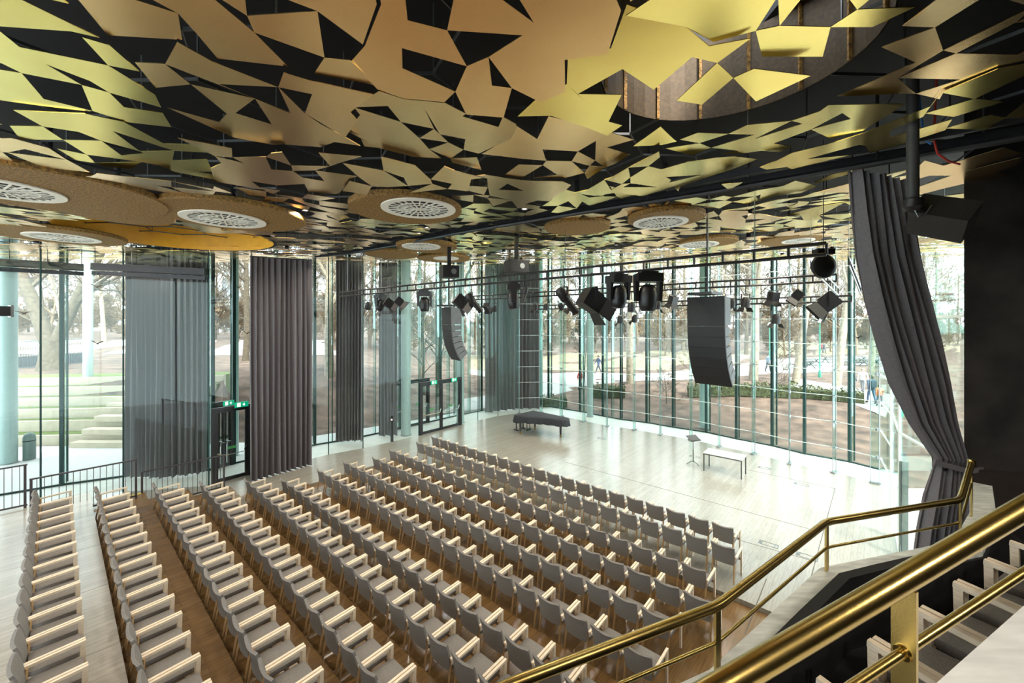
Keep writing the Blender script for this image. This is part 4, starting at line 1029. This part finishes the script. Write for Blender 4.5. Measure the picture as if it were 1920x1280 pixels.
# railings at the tier ends
def railing(a, b, z, label, h=1.12):
    o = thing('steel_railing', (a.x, a.y, z), label, 'railing', group='railings at the ends of the seating tiers'); d = Vector((b.x - a.x, b.y - a.y, 0)); L = d.length
    MB().bar((0, 0, h), d + Vector((0, 0, h)), .05, .035).build('handrail', M_RAIL, o); MB().bar((0, 0, .07), d + Vector((0, 0, .07)), .03, .04).build('bottom_rail', M_RAIL, o)
    for k in (.0, 1.0): q = d * (k * .97 + .015); MB().box((q.x, q.y, h / 2), (.05, .05, h), ROWROT).build('post', M_RAIL, o)
    n = int(L / .125); bal = MB().box((0, 0, h / 2 + .03), (.013, .013, h - .1), ROWROT).mesh('baluster', M_RAIL)
    for k in range(1, n): obj('baluster', bal, o, d * (k / n))
M_RAIL = mat('brown_grey_steel', (0.07, 0.06, 0.065), 0.4, 0.4, var=0.1)
railing(Vector((-14.6, 8.75)), Vector((-12.72, 10.72)), 1.22, 'brown steel railing at the far left of the rear tier')
railing(Vector((-12.26, 10.37)), Vector((-10.9, 11.88)), .96, 'longest brown steel railing behind the last rows')
railing(Vector((-11.1, 12.2)), Vector((-9.7, 13.8)), .46, 'brown steel railing beside the single glass door')

# ------------------------------------------------------------------ outdoors
OUT2 = offset(INNER[:26], 2.1)
def facade_d(th):
    dx = math.tan(th); best = 15.0
    for i in range(25):
        a, b = OUT2[i], OUT2[i + 1]; den = (b.x - a.x) - dx * (b.y - a.y)
        if abs(den) < 1e-6: continue
        k = (dx * a.y - a.x) / den
        if -0.001 <= k <= 1.001 and a.y + (b.y - a.y) * k > 0: best = max(best if best != 15.0 else 0, a.y + (b.y - a.y) * k)
    return best
def sm(t): t = max(0, min(1, t)); return t * t * (3 - 2 * t)
def ground_z(X, Y):
    if Y < 1: return -0.05
    p_ = 960 + F * X / Y; th = math.atan2(X, Y); t = Y - facade_d(th)
    hl = 1 - sm((p_ - 620) / 200); hr_ = sm((p_ - 900) / 200)
    H = 2.75 * hl + 1.05 * hr_ + .55 * (1 - hl) * (1 - hr_)
    if p_ < 420:
        z = -0.05 + (H + .15) * sm((Y - 20.6) / 3.2) if p_ < 380 else -0.05 + (H) * sm((Y - 20.6 + (p_ - 380) / 40 * 1.0) / 5.0)
    else:
        z = -0.05 + H * sm((t - (2.5 if hl > .5 else .3)) / (9.0 if hl > .5 else 10.5))
    return z + (.06 * math.sin(X * .7) * math.sin(Y * .6) if t > 3 and Y > 24 else 0)
gm, cols_, rws = [], 150, [0, .15, .4, .7, 1, 1.4, 1.9, 2.5, 3.1, 3.8, 4.5, 5.3, 6.2, 7.2, 8.3, 9.6, 11, 13, 15, 18, 22, 27, 33, 41, 52, 66, 85, 110, 150, 220, 330]
for r_ in rws:
    row = []
    for c in range(cols_ + 1):
        th = math.radians(-66 + 118 * c / cols_); Y = facade_d(th) + r_; X = math.tan(th) * Y; row.append((X, Y, ground_z(X, Y)))
    gm.append(row)
ground = struct(MB().grid([r for r in gm]).build('ground', M_LITTER, smooth=60))
def ribbon(name, left, right, m, dz=.02, n=24):
    g = []
    for k in range(n + 1):
        t = k / n * (len(left) - 1); i = min(int(t), len(left) - 2); f_ = t - i
        a = Vector(left[i]).lerp(Vector(left[i + 1]), f_); b = Vector(right[i]).lerp(Vector(right[i + 1]), f_)
        g.append([(*(a.lerp(b, q / 5)), ground_z(*(a.lerp(b, q / 5))) + dz) for q in range(6)])
    o = MB().grid(g).build(name, m, smooth=60); return struct(o)
def gp(x, y, z): q = fl(x, y, z); return (q.x, q.y)
PATHS = [
    ([gp(880, 700, .6), gp(1040, 716, 1.0), gp(1240, 713, 1.05), gp(1450, 700, 1.05), gp(1700, 690, 1.05)], [gp(880, 690, .6), gp(1040, 698, 1.0), gp(1240, 699, 1.05), gp(1450, 672, 1.05), gp(1700, 664, 1.05)]),
    ([gp(1480, 726, 1.05), gp(1560, 741, 1.05), gp(1660, 770, 1.0)], [gp(1480, 706, 1.05), gp(1560, 718, 1.05), gp(1680, 742, 1.0)]),
    ([(-2.7, 28.2), (-1.3, 29.5), (1.5, 31.5), (5, 33.5)], [(-4.8, 27.0), (-4, 31), (0, 35), (4, 37.0)])]
PATHS.append(([gp(-150, 668, 2.75), gp(300, 666, 2.75), gp(640, 664, 2.75)], [gp(-150, 640, 2.75), gp(300, 638, 2.75), gp(640, 637, 2.75)]))
M_GRAVEL = mat('park_gravel', (0.33, 0.315, 0.30), 0.9, var=0.1, scale=2)
for k, (l_, r_) in enumerate(PATHS): ribbon('path', l_, r_, M_PATH if k == 3 else M_GRAVEL)
ribbon('lawn', [gp(880, 690, .6), gp(1100, 696, 1.0), gp(1300, 692, 1.05), gp(1420, 676, 1.05)], [gp(880, 664, .6), gp(1100, 662, 1.0), gp(1300, 655, 1.05), gp(1420, 652, 1.05)], M_GRASS, .025)
ribbon('lawn', [gp(1450, 668, 1.05), gp(1600, 664, 1.05), gp(1800, 660, 1.05)], [gp(1450, 640, 1.05), gp(1600, 640, 1.05), gp(1800, 640, 1.05)], M_GRASS, .02)
# paving by the left windows and terraces
pv = [(-46, 4), (-30.5, 19.4), (-16.2, 20.4), (-12, 20.6), (-9.3, 22.6), (-5.4, 25.6), (-3.6, 27.4)]
o3 = offset(INNER[:26], 2.06)[1:12]
for k in range(len(pv) - 1):
    a0, a1 = Vector(pv[k]), Vector(pv[k + 1]); i0 = int(k / (len(pv) - 1) * (len(o3) - 1)); i1 = int((k + 1) / (len(pv) - 1) * (len(o3) - 1))
    struct(MB().prism([a0, a1] + [o3[i] for i in range(i1, i0 - 1, -1)], -.3, 0.0).build('floor_terrace', M_PATH))
WALLS = [(836, 0.0, .46), (810.6, .46, 1.0), (786, 1.0, 1.5), (763.5, 1.5, 1.98), (743.5, 1.98, 2.46), (724, 2.46, 2.9)]
ends = [(330, 0), (395, 0), (400, 0), (420, 0), (430, 0), (440, 0)]
WL = [(fl(-190, yb + 4, z0), fl(330 + 18 * k, yb - 7, z0)) for k, (yb, z0, z1) in enumerate(WALLS)]
for k, (yb, z0, z1) in enumerate(WALLS):
    a, b = WL[k]; t = (b - a).normalized(); t.z = 0; n = Vector((-t.y, t.x, 0))
    gap = min((WL[k + 1][0] - a).dot(n), (WL[k + 1][1] - b).dot(n)) if k < 5 else 1.6
    gap = max(gap, .3); w_ = .2
    tag(MB().prism([p_[:2] for p_ in (a, b, b + n * w_, a + n * w_)], -.2, z1).build('garden_wall', M_CONC), 'pale concrete terrace wall outside, %s up from the paving' % ORD[k], 'garden wall', 'terrace walls in the garden')
    tag(MB().prism([p_[:2] for p_ in (a + n * w_, b + n * w_, b + n * (gap + .0), a + n * (gap + .0))], -.2, z1 + .02).build('grass_strip', M_TURF), 'green turf strip on the %s garden terrace' % ORD[k], 'turf', 'turf strips on the terraces')
for k in range(4):   # garden steps at the right end of the terraces
    a = fl(150 + 22 * k, 826 - 24 * k, .23 + .48 * k); 
    tag(MB().box((a.x + 1.2, a.y - .15, .12 + .48 * k), (2.6, .5, .26)).build('garden_step', M_CONC), 'pale concrete garden step, %s up from the paving' % ORD[k], 'step', 'garden steps beside the terraces')
q = fl(55, 861); o = thing('bollard', tuple(q), 'grey green bollard on the paving outside the left window', 'bollard')
MB().lathe([(.001, 0), (.2, 0), (.2, .98), (.17, 1.1), (.10, 1.17), (.001, 1.19)], n=20).build('bollard_body', mat('grey_green_paint', (0.12, 0.17, 0.16), 0.5, var=0.1), o, 40); MB().lathe([(.202, .82), (.206, .82), (.206, .86), (.202, .86)], n=20).build('groove_ring', M_STEELBLK, o)

# hedges
def hedge(a, b, h, wd, label, seed):
    rr = random.Random(seed); a, b = Vector(a), Vector(b); d = b - a; L = d.length; t = d / L; n = Vector((-t.y, t.x))
    o = thing('hedge', (a.x, a.y, ground_z(a.x, a.y)), label, 'hedge'); m = MB(); z_a = ground_z(a.x, a.y)
    for k in range(int(L * 260)):
        q = t * rr.uniform(0, L) + n * rr.uniform(-wd / 2, wd / 2); z = (ground_z(a.x + q.x, a.y + q.y) - z_a) + h * rr.uniform(.02, 1.0) ** .7 * (1 + .15 * math.sin(q.dot(t) * 3)); s_ = rr.uniform(.05, .11)
        v1 = Vector((rr.uniform(-1, 1), rr.uniform(-1, 1), rr.uniform(-.3, 1))).normalized() * s_; v2 = Vector((rr.uniform(-1, 1), rr.uniform(-1, 1), rr.uniform(-1, 1))).normalized() * s_ * .6
        c = Vector((q.x, q.y, z)); m.add([c - v1, c + v2, c + v1, c - v2], [(0, 1, 2, 3)])
    m.build('leaves', M_HEDGE, o)
    c = MB(); zz = lambda q: ground_z(a.x + q.x, a.y + q.y) - z_a
    for k in range(10):
        q0, q1 = d * (k / 10), d * ((k + 1) / 10); c.bar((q0.x, q0.y, zz(q0) + h * .38), (q1.x, q1.y, zz(q1) + h * .38), wd * .7, h * .72)
    c.build('twig_core', mat('hedge_twigs', (0.05, 0.06, 0.025), 0.9, var=0.3), o)
hedge(gp(1110, 728, .95), gp(1172, 731, .95), .95, 1.1, 'short dark green hedge behind the piano stage', 1)
hedge(gp(1290, 733, 1.0), gp(1495, 741, 1.0), .95, 1.1, 'long clipped hedge along the path behind the line array', 2)
hedge(gp(1500, 741, 1.0), gp(1620, 752, 1.0), .8, 1.0, 'hedge end nearest the walkers on the path', 3)
hedge(gp(960, 742, .75), gp(1062, 740, .8), .8, 1.0, 'hedge seen beside the far curtain', 4)

# trees
def tree_mesh(name, seed, H, r, m, spread=1.0, first=.3, lean=(0, 0), fork=False, lev=4, dens=1.0, tw=.009):
    rr = random.Random(seed); mb = MB()
    def limb(p, d, L, rad, level):
        n = 6 if level == 0 else (4 if level == 1 else 3); pts, rs = [p], [rad]; q = p.copy(); dd = d.copy()
        for k in range(n):
            dd = (dd + Vector((rr.gauss(0, .10), rr.gauss(0, .10), rr.gauss(0, .06) + (.05 if level else .02)))).normalized() if level else (dd + Vector((rr.gauss(0, .035), rr.gauss(0, .035), .02))).normalized()
            q = q + dd * (L / n); pts.append(q.copy()); rs.append(max(tw, rad * (1 - (k + 1) / n * (.62 if level == 0 else .75))))
        mb.tube(pts, rs, 9 if level == 0 else (5 if level == 1 else 3), cap=False)
        if level >= lev: return
        cnt = int((11, 6, 5, 4)[level] * dens) + (1 if level == 0 else 0)
        for k in range(cnt):
            f_ = (first + (1 - first) * (k + rr.random() * .8) / cnt) if level == 0 else .25 + .75 * (k + rr.random()) / cnt
            f_ = min(f_, .999); i = min(int(f_ * n), n - 1); g_ = f_ * n - i; bp = pts[i].lerp(pts[i + 1], g_); br = (rs[i] * (1 - g_) + rs[i + 1] * g_)
            ax = (pts[i + 1] - pts[i]).normalized(); an = rr.uniform(0, 2 * math.pi); sd = ax.orthogonal().normalized(); sd.rotate(Matrix.Rotation(an, 3, ax))
            tilt = rr.uniform(.55, 1.05) * spread if level == 0 else rr.uniform(.4, .95)
            nd = (ax * math.cos(tilt) + sd * math.sin(tilt)).normalized()
            limb(bp, nd, L * (rr.uniform(.32, .5) if level == 0 else rr.uniform(.4, .62)) * (1.15 - .4 * f_), br * rr.uniform(.42, .62), level + 1)
    if fork:
        mb.tube([(0, 0, 0), (0, 0, .8), (.05, 0, 2.0)], [r * 1.25, r, r * .95], 12, cap=False)
        limb(Vector((-.1, 0, 1.6)), Vector((-.42, .1, 1)).normalized(), H * .8, r * .72, 0); limb(Vector((.15, 0, 1.6)), Vector((.36, 0, 1)).normalized(), H * .75, r * .6, 0)
    else:
        limb(Vector((0, 0, -.2)), Vector((lean[0], lean[1], 1)).normalized(), H, r, 0)
    return mb.mesh(name, m, 60)
TM = {'plane': tree_mesh('plane_tree', 11, 17, .34, M_BARK), 'plane2': tree_mesh('plane_tree_b', 12, 19, .30, M_BARK, .85, .4), 'brown': tree_mesh('brown_tree', 13, 15, .26, M_BARKD, 1.1, .22),
      'brown2': tree_mesh('brown_tree_b', 14, 18, .30, M_BARKD, .9, .3), 'lean': tree_mesh('leaning_tree', 15, 17, .30, M_BARK, .8, .42, (.16, .02)), 'fork': tree_mesh('forked_tree', 16, 15, .62, M_BARKD, .9, .25, fork=True),
      'woodA': tree_mesh('wood_tree', 21, 17, .26, M_BARKD, 1.0, .12, dens=1.35, tw=.022), 'woodB': tree_mesh('wood_tree_b', 22, 19, .24, M_WOODBARK, .9, .15, dens=1.3, tw=.022), 'thicket': tree_mesh('thicket', 23, 5.5, .10, M_WOODBARK, 1.3, .03, dens=1.5, tw=.022), 'small': tree_mesh('young_tree', 17, 4.6, .055, M_BARKD, .9, .35, lev=3), 'shrub': tree_mesh('bare_shrub', 18, 2.2, .04, M_BARKD, 1.2, .05, lev=3)}
def tree(kind, x, y, z, label, group=None, sc=1.0, rz=None, name='bare_tree', cat='tree'):
    q = fl(x, y, z); q.z = ground_z(q.x, q.y) - .05
    o = obj(name, TM[kind], None, tuple(q)); o.rotation_euler = (0, 0, R.uniform(0, 6.28) if rz is None else rz); o.scale = (sc,) * 3
    tag(o, label, cat, group); return o
tree('fork', 97, 693, 2.85, 'big forked brown tree outside the leftmost window', rz=0.15)
tree('plane', 618, 690, 2.7, 'pale gnarled tree right of the dark velvet curtain', rz=2.0); tree('plane2', 645, 688, 2.7, 'slim pale tree left of the third curtain', sc=.9)
tree('plane2', 858, 752, .55, 'pale trunk seen above the double door', sc=1.0); tree('brown', 820, 735, .6, 'small spreading bare tree left of the double door trunk', sc=.55); tree('brown', 795, 728, .9, 'low twisted bare tree left of the double door', sc=.5)
tree('plane', 1182, 717, 1.0, 'stout pale trunk behind the stage left of music stand', sc=1.0); tree('plane', 1412, 712, 1.05, 'stout white trunk right of the line array', sc=1.1)
tree('lean', 1490, 717, 1.05, 'leaning pale birch-like tree beyond the long hedge', rz=0.0); tree('lean', 1568, 722, 1.05, 'leaning pale tree behind the hedge end', rz=.2, sc=1.05); tree('plane2', 1632, 705, 1.05, 'pale tree close to the right corner post', sc=.9)
tree('small', 1305, 733, 1.0, 'young staked tree behind the hedge gap', sc=1.0, name='young_tree'); tree('small', 1095, 712, 1.0, 'young bare tree near the red walker', name='young_tree', sc=.9); tree('shrub', 1455, 722, 1.05, 'bare fan shaped shrub above the long hedge', name='bare_shrub', cat='shrub'); tree('shrub', 1250, 738, 1.0, 'bare shrub on the litter slope', name='bare_shrub', cat='shrub', sc=1.0)
tree('brown2', 460, 676, 2.7, 'dark bare tree beyond the single door', sc=.9); tree('brown', 280, 678, 2.75, 'bare tree half hidden by the left curtain')
rt_ = random.Random(5)
for k in range(64):
    x = 20 + 1800 * (k + rt_.uniform(-.4, .4)) / 64; zf = 2.6 if x < 640 else (.8 if x < 950 else 1.05); Yd = rt_.uniform(48, 130)
    y = HY + F * (CZ - zf) / Yd
    kind = rt_.choice(['woodA', 'woodB', 'woodA', 'woodB', 'plane2', 'lean'])
    tree(kind, x, y, zf, 'bare tree in the distant park wood', 'trees of the park wood', rt_.uniform(.85, 1.2), name='distant_bare_tree')
for k in range(84):
    x = 20 + 1800 * (k + rt_.uniform(-.4, .4)) / 84; zf = 2.6 if x < 640 else (.8 if x < 950 else 1.05); Yd = rt_.uniform(58, 125)
    tree('thicket', x, HY + F * (CZ - zf) / Yd, zf, 'bare brown thicket at the back of the park', 'thickets of the park wood', rt_.uniform(1.0, 1.6), name='distant_thicket', cat='shrub')
# garden fence and dark boards behind the forked tree
q0, q1 = fl(18, 690, 2.9), fl(165, 678, 2.9); d = q1 - q0; d.z = 0
o = thing('garden_fence', (q0.x, q0.y, 2.8), 'thin metal fence with dark boards behind the forked tree', 'fence'); L = d.length; n_ = 34
for zz in (.05, 1.9): MB().bar((0, 0, zz), d + Vector((0, 0, zz)), .04, .05).build('rail', M_GREYSTEEL, o)
bal = MB().box((0, 0, 1.0), (.03, .03, 1.9)).mesh('fence_bar', M_GREYSTEEL); brd = MB().box((0, .08, .42), (L / n_ * .86, .03, .84), math.atan2(d.y, d.x)).mesh('board', mat('slate_board', (0.05, 0.065, 0.085), 0.6, var=0.2))
for k in range(n_ + 1): obj('fence_bar', bal, o, d * (k / n_))
for k in range(n_): obj('board', brd, o, d * ((k + .5) / n_))
# far house seen over the single door
q = dp(425, 640, 130); o = thing('distant_house', (q.x, q.y, 2.0), 'pale blue villa with a turret far beyond the single door', 'house')
MB().box((0, 0, 5.5), (13, 8, 11)).build('wall', mat('pale_blue_render', (0.42, 0.47, 0.50), 0.8, var=0.05), o)
rf = MB(); rf.add([(-7, -4.5, 11), (7, -4.5, 11), (7, 4.5, 11), (-7, 4.5, 11), (-3, 0, 14.5), (3, 0, 14.5)], [(0, 1, 5, 4), (1, 2, 5), (2, 3, 4, 5), (3, 0, 4), (3, 2, 1, 0)]); rf.build('roof', mat('slate_roof', (0.22, 0.25, 0.29), 0.7, var=0.1), o)
MB().lathe([(1.2, 14), (1.2, 17), (.6, 18.5), (.12, 21), (.05, 24)], n=10).build('turret', mat('slate_roof', (0.2, 0.2, 0.2)), o)
for xx in (-4.3, -1.4, 1.4, 4.3):
    for zz in (3, 7.5):
        w_ = MB().box((xx, -4.03, zz), (1.5, .12, 2.6)).build('window_frame', M_TABLETOP, o); MB().box((xx, -4.11, zz), (1.2, .06, 2.3)).build('pane', mat('blue_window', (0.20, 0.30, 0.38), 0.1, var=0.1), w_)
# lamp posts and picnic tables in the park
for x, yt, yb, lab in ((1443, 612, 674, 'thin green lamp post left of the leaning tree'), (1537, 604, 706, 'tall green lamp post right of the leaning tree')):
    q = fl(x, yb, 1.05); h = (yb - yt) * q.y / F; o = thing('lamp_post', (q.x, q.y, ground_z(q.x, q.y)), lab, 'lamp post'); mg = mat('park_green_paint', (0.02, 0.22, 0.14), 0.5, var=0.1)
    MB().lathe([(.12, 0), (.12, .5), (.07, .6), (.05, h), (.001, h)], n=10).build('mast', mg, o, 40); MB().lathe([(.05, h), (.2, h + .1), (.22, h + .4), (.08, h + .6), (.001, h + .65)], n=10).build('lantern', M_TABLETOP, o, 40)
M_PICNIC = mat('dark_weathered_wood', (0.06, 0.065, 0.06), 0.8, var=0.2)
pc = 0
for x, y in ((1520, 684), (1560, 679), (1585, 684), (1610, 680), (1632, 686), (1508, 690), (1645, 680)):
    q = fl(x, y, 1.05); o = thing('picnic_table', (q.x, q.y, ground_z(q.x, q.y) + .0), 'dark wooden picnic table, %s of the group in the park' % ORD[pc], 'picnic table', R.uniform(-.3, .3), 'picnic tables in the park'); pc += 1
    MB().box((0, 0, .73), (2.0, .75, .05)).build('table_top', M_PICNIC, o)
    for sy in (-1, 1): MB().box((0, sy * .68, .44), (2.0, .26, .05)).build('bench_board', M_PICNIC, o)
    for sx in (-1, 1): MB().bar((sx * .75, -.7, .0), (sx * .75, .25, .72), .06, .08).bar((sx * .75, .7, .0), (sx * .75, -.25, .72), .06, .08).bar((sx * .75, -.75, .40), (sx * .75, .75, .40), .05, .07).build('leg_frame', M_PICNIC, o)

# ------------------------------------------------------------------ people walking in the park
import bmesh
M_SKIN = mat('skin', (0.55, 0.36, 0.27), 0.6, var=0.04)
def person(x, y, z, h, jacket, trousers, hair, label, yaw=0.0, stride=.18, arm=.12, bag=None):
    q = fl(x, y, z); q.z = ground_z(q.x, q.y) + .02
    J = {'pel': (0, 0, .95), 'spine': (0, 0, 1.15), 'chest': (0, 0, 1.34), 'neck': (0, .0, 1.50), 'head': (0, -.02, 1.60), 'top': (0, -.01, 1.71)}
    Rr_ = {'pel': .15, 'spine': .145, 'chest': .165, 'neck': .06, 'head': .095, 'top': .07}
    E_ = [('pel', 'spine'), ('spine', 'chest'), ('chest', 'neck'), ('neck', 'head'), ('head', 'top')]
    for s_, nm in ((-1, 'l'), (1, 'r')):
        st = stride * s_
        J.update({'hip' + nm: (s_ * .10, 0, .88), 'kn' + nm: (s_ * .105, -st * .55 - .02, .48), 'an' + nm: (s_ * .105, -st + (.06 if st < 0 else 0), .07), 'to' + nm: (s_ * .11, -st - .16 + (.06 if st < 0 else 0), .035),
                  'sh' + nm: (s_ * .19, 0, 1.40), 'el' + nm: (s_ * .25, st * .5 + .03, 1.13), 'wr' + nm: (s_ * .24, st * .9 - .06, .90), 'ha' + nm: (s_ * .235, st * 1.0 - .09, .81)})
        Rr_.update({'hip' + nm: .105, 'kn' + nm: .07, 'an' + nm: .05, 'to' + nm: .045, 'sh' + nm: .075, 'el' + nm: .055, 'wr' + nm: .04, 'ha' + nm: .035})
        E_ += [('pel', 'hip' + nm), ('hip' + nm, 'kn' + nm), ('kn' + nm, 'an' + nm), ('an' + nm, 'to' + nm), ('chest', 'sh' + nm), ('sh' + nm, 'el' + nm), ('el' + nm, 'wr' + nm), ('wr' + nm, 'ha' + nm)]
    keys = list(J); bm2 = bmesh.new(); lay = bm2.verts.layers.skin.verify(); bv = {}
    for k in keys:
        v_ = bm2.verts.new(J[k]); v_[lay].radius = (Rr_[k], Rr_[k] * .85 if k in ('chest', 'spine', 'pel') else Rr_[k]); v_[lay].use_root = (k == 'pel'); bv[k] = v_
    for a, b in E_: bm2.edges.new((bv[a], bv[b]))
    me = bpy.data.meshes.new('person_cage'); bm2.to_mesh(me); bm2.free()
    tmp = bpy.data.objects.new('person_cage', me); COL.objects.link(tmp); tmp.modifiers.new('skin', 'SKIN'); sb = tmp.modifiers.new('sub', 'SUBSURF'); sb.levels = 1; sb.render_levels = 1
    dg = bpy.context.evaluated_depsgraph_get(); nm_ = bpy.data.meshes.new_from_object(tmp.evaluated_get(dg)); bpy.data.objects.remove(tmp)
    nm_.materials.clear()
    def cm(nm2, c): return mat('%s_%d_%d_%d' % (nm2, *[int(v * 100) for v in c]), c, .85, var=.1)
    for m_ in (cm('jacket', jacket), cm('trousers', trousers), M_SKIN, M_STEELBLK): nm_.materials.append(m_)
    for p_ in nm_.polygons:
        c = p_.center; p_.use_smooth = True
        p_.material_index = 3 if c.z < .09 else (2 if c.z > 1.49 or (abs(c.x) > .18 and c.z < .875) else (1 if c.z < .86 else 0))
    o = thing('person', tuple(q), label, 'person', yaw); sc = h / 1.75; o.scale = (sc,) * 3
    b_ = obj('body', nm_, o)
    hm = MB()
    for (r_, zz, oy) in ((.02, .125, 0), (.07, .10, 0), (.104, .04, .008), (.108, -.02, .02), (.10, -.075, .035), (.07, -.09, .05)):
        hm.v += [(r_ * math.cos(2 * math.pi * k / 12), oy + r_ * math.sin(2 * math.pi * k / 12) - .02 + (.05 if math.sin(2 * math.pi * k / 12) < -.3 and zz < .03 else 0), 1.625 + zz) for k in range(12)]
    hm.f = [(i * 12 + k, i * 12 + (k + 1) % 12, (i + 1) * 12 + (k + 1) % 12, (i + 1) * 12 + k) for i in range(5) for k in range(12)]; hm.mi = [0] * len(hm.f)
    hm.build('hair', cm('hair', hair), o, 60)
    fc = MB(); fc.add([(-.012, -.112, 1.60), (.012, -.112, 1.60), (0, -.135, 1.598), (0, -.115, 1.635)], [(0, 1, 2), (0, 2, 3), (1, 3, 2), (0, 3, 1)]); fc.build('nose', M_SKIN, o)
    for s_ in (-1, 1): MB().box((s_ * .035, -.108, 1.635), (.022, .012, .012)).build('eye', M_EBONY, o)
    MB().box((0, -.105, 1.565), (.045, .012, .01)).build('mouth', cm('lip', (.4, .18, .16)), o)
    if bag: MB().box((0, .17, 1.20), (.28, .15, .40)).build('backpack', cm('bag', bag), o)
person(1634, 753, 1.0, 1.78, (.05, .08, .13), (.10, .16, .26), (.05, .035, .02), 'walker in navy jacket and jeans seen from behind, nearest the corner post', yaw=3.0, bag=(.04, .06, .08))
person(1649, 757, 1.0, 1.35, (.62, .22, .12), (.16, .16, .2), (.1, .06, .03), 'child in orange jacket beside the navy walker', yaw=2.8, stride=.1)
person(1597, 736, 1.05, 1.7, (.04, .055, .08), (.05, .05, .06), (.04, .03, .03), 'walker in dark coat behind the hedge end', yaw=1.2)
person(1618, 735, 1.05, 1.68, (.5, .48, .47), (.2, .2, .22), (.3, .25, .2), 'walker in pale coat behind the hedge end', yaw=-1.0)
person(1440, 697, 1.05, 1.78, (.10, .14, .19), (.06, .07, .1), (.05, .04, .03), 'walker in blue grey jacket, left of a strolling pair', yaw=.3); person(1450, 697, 1.05, 1.72, (.13, .10, .09), (.07, .06, .06), (.05, .04, .03), 'walker in brown jacket, right of a strolling pair', yaw=.3)
person(1088, 719, 1.0, 1.78, (.60, .05, .05), (.06, .07, .1), (.05, .04, .03), 'walker in bright red jacket behind the stage', yaw=1.8); person(1122, 700, 1.0, 1.75, (.06, .09, .18), (.05, .06, .1), (.05, .04, .03), 'walker in dark blue striding behind a young tree', yaw=-1.4, stride=.3)
person(1545, 662, 1.05, 1.75, (.06, .06, .07), (.08, .09, .13), (.05, .04, .03), 'distant walker in black near the tall lamp post', yaw=.2); person(1541, 661, 1.05, 1.7, (.35, .08, .08), (.08, .08, .1), (.05, .04, .03), 'distant walker in dark red near the tall lamp post', yaw=.2)
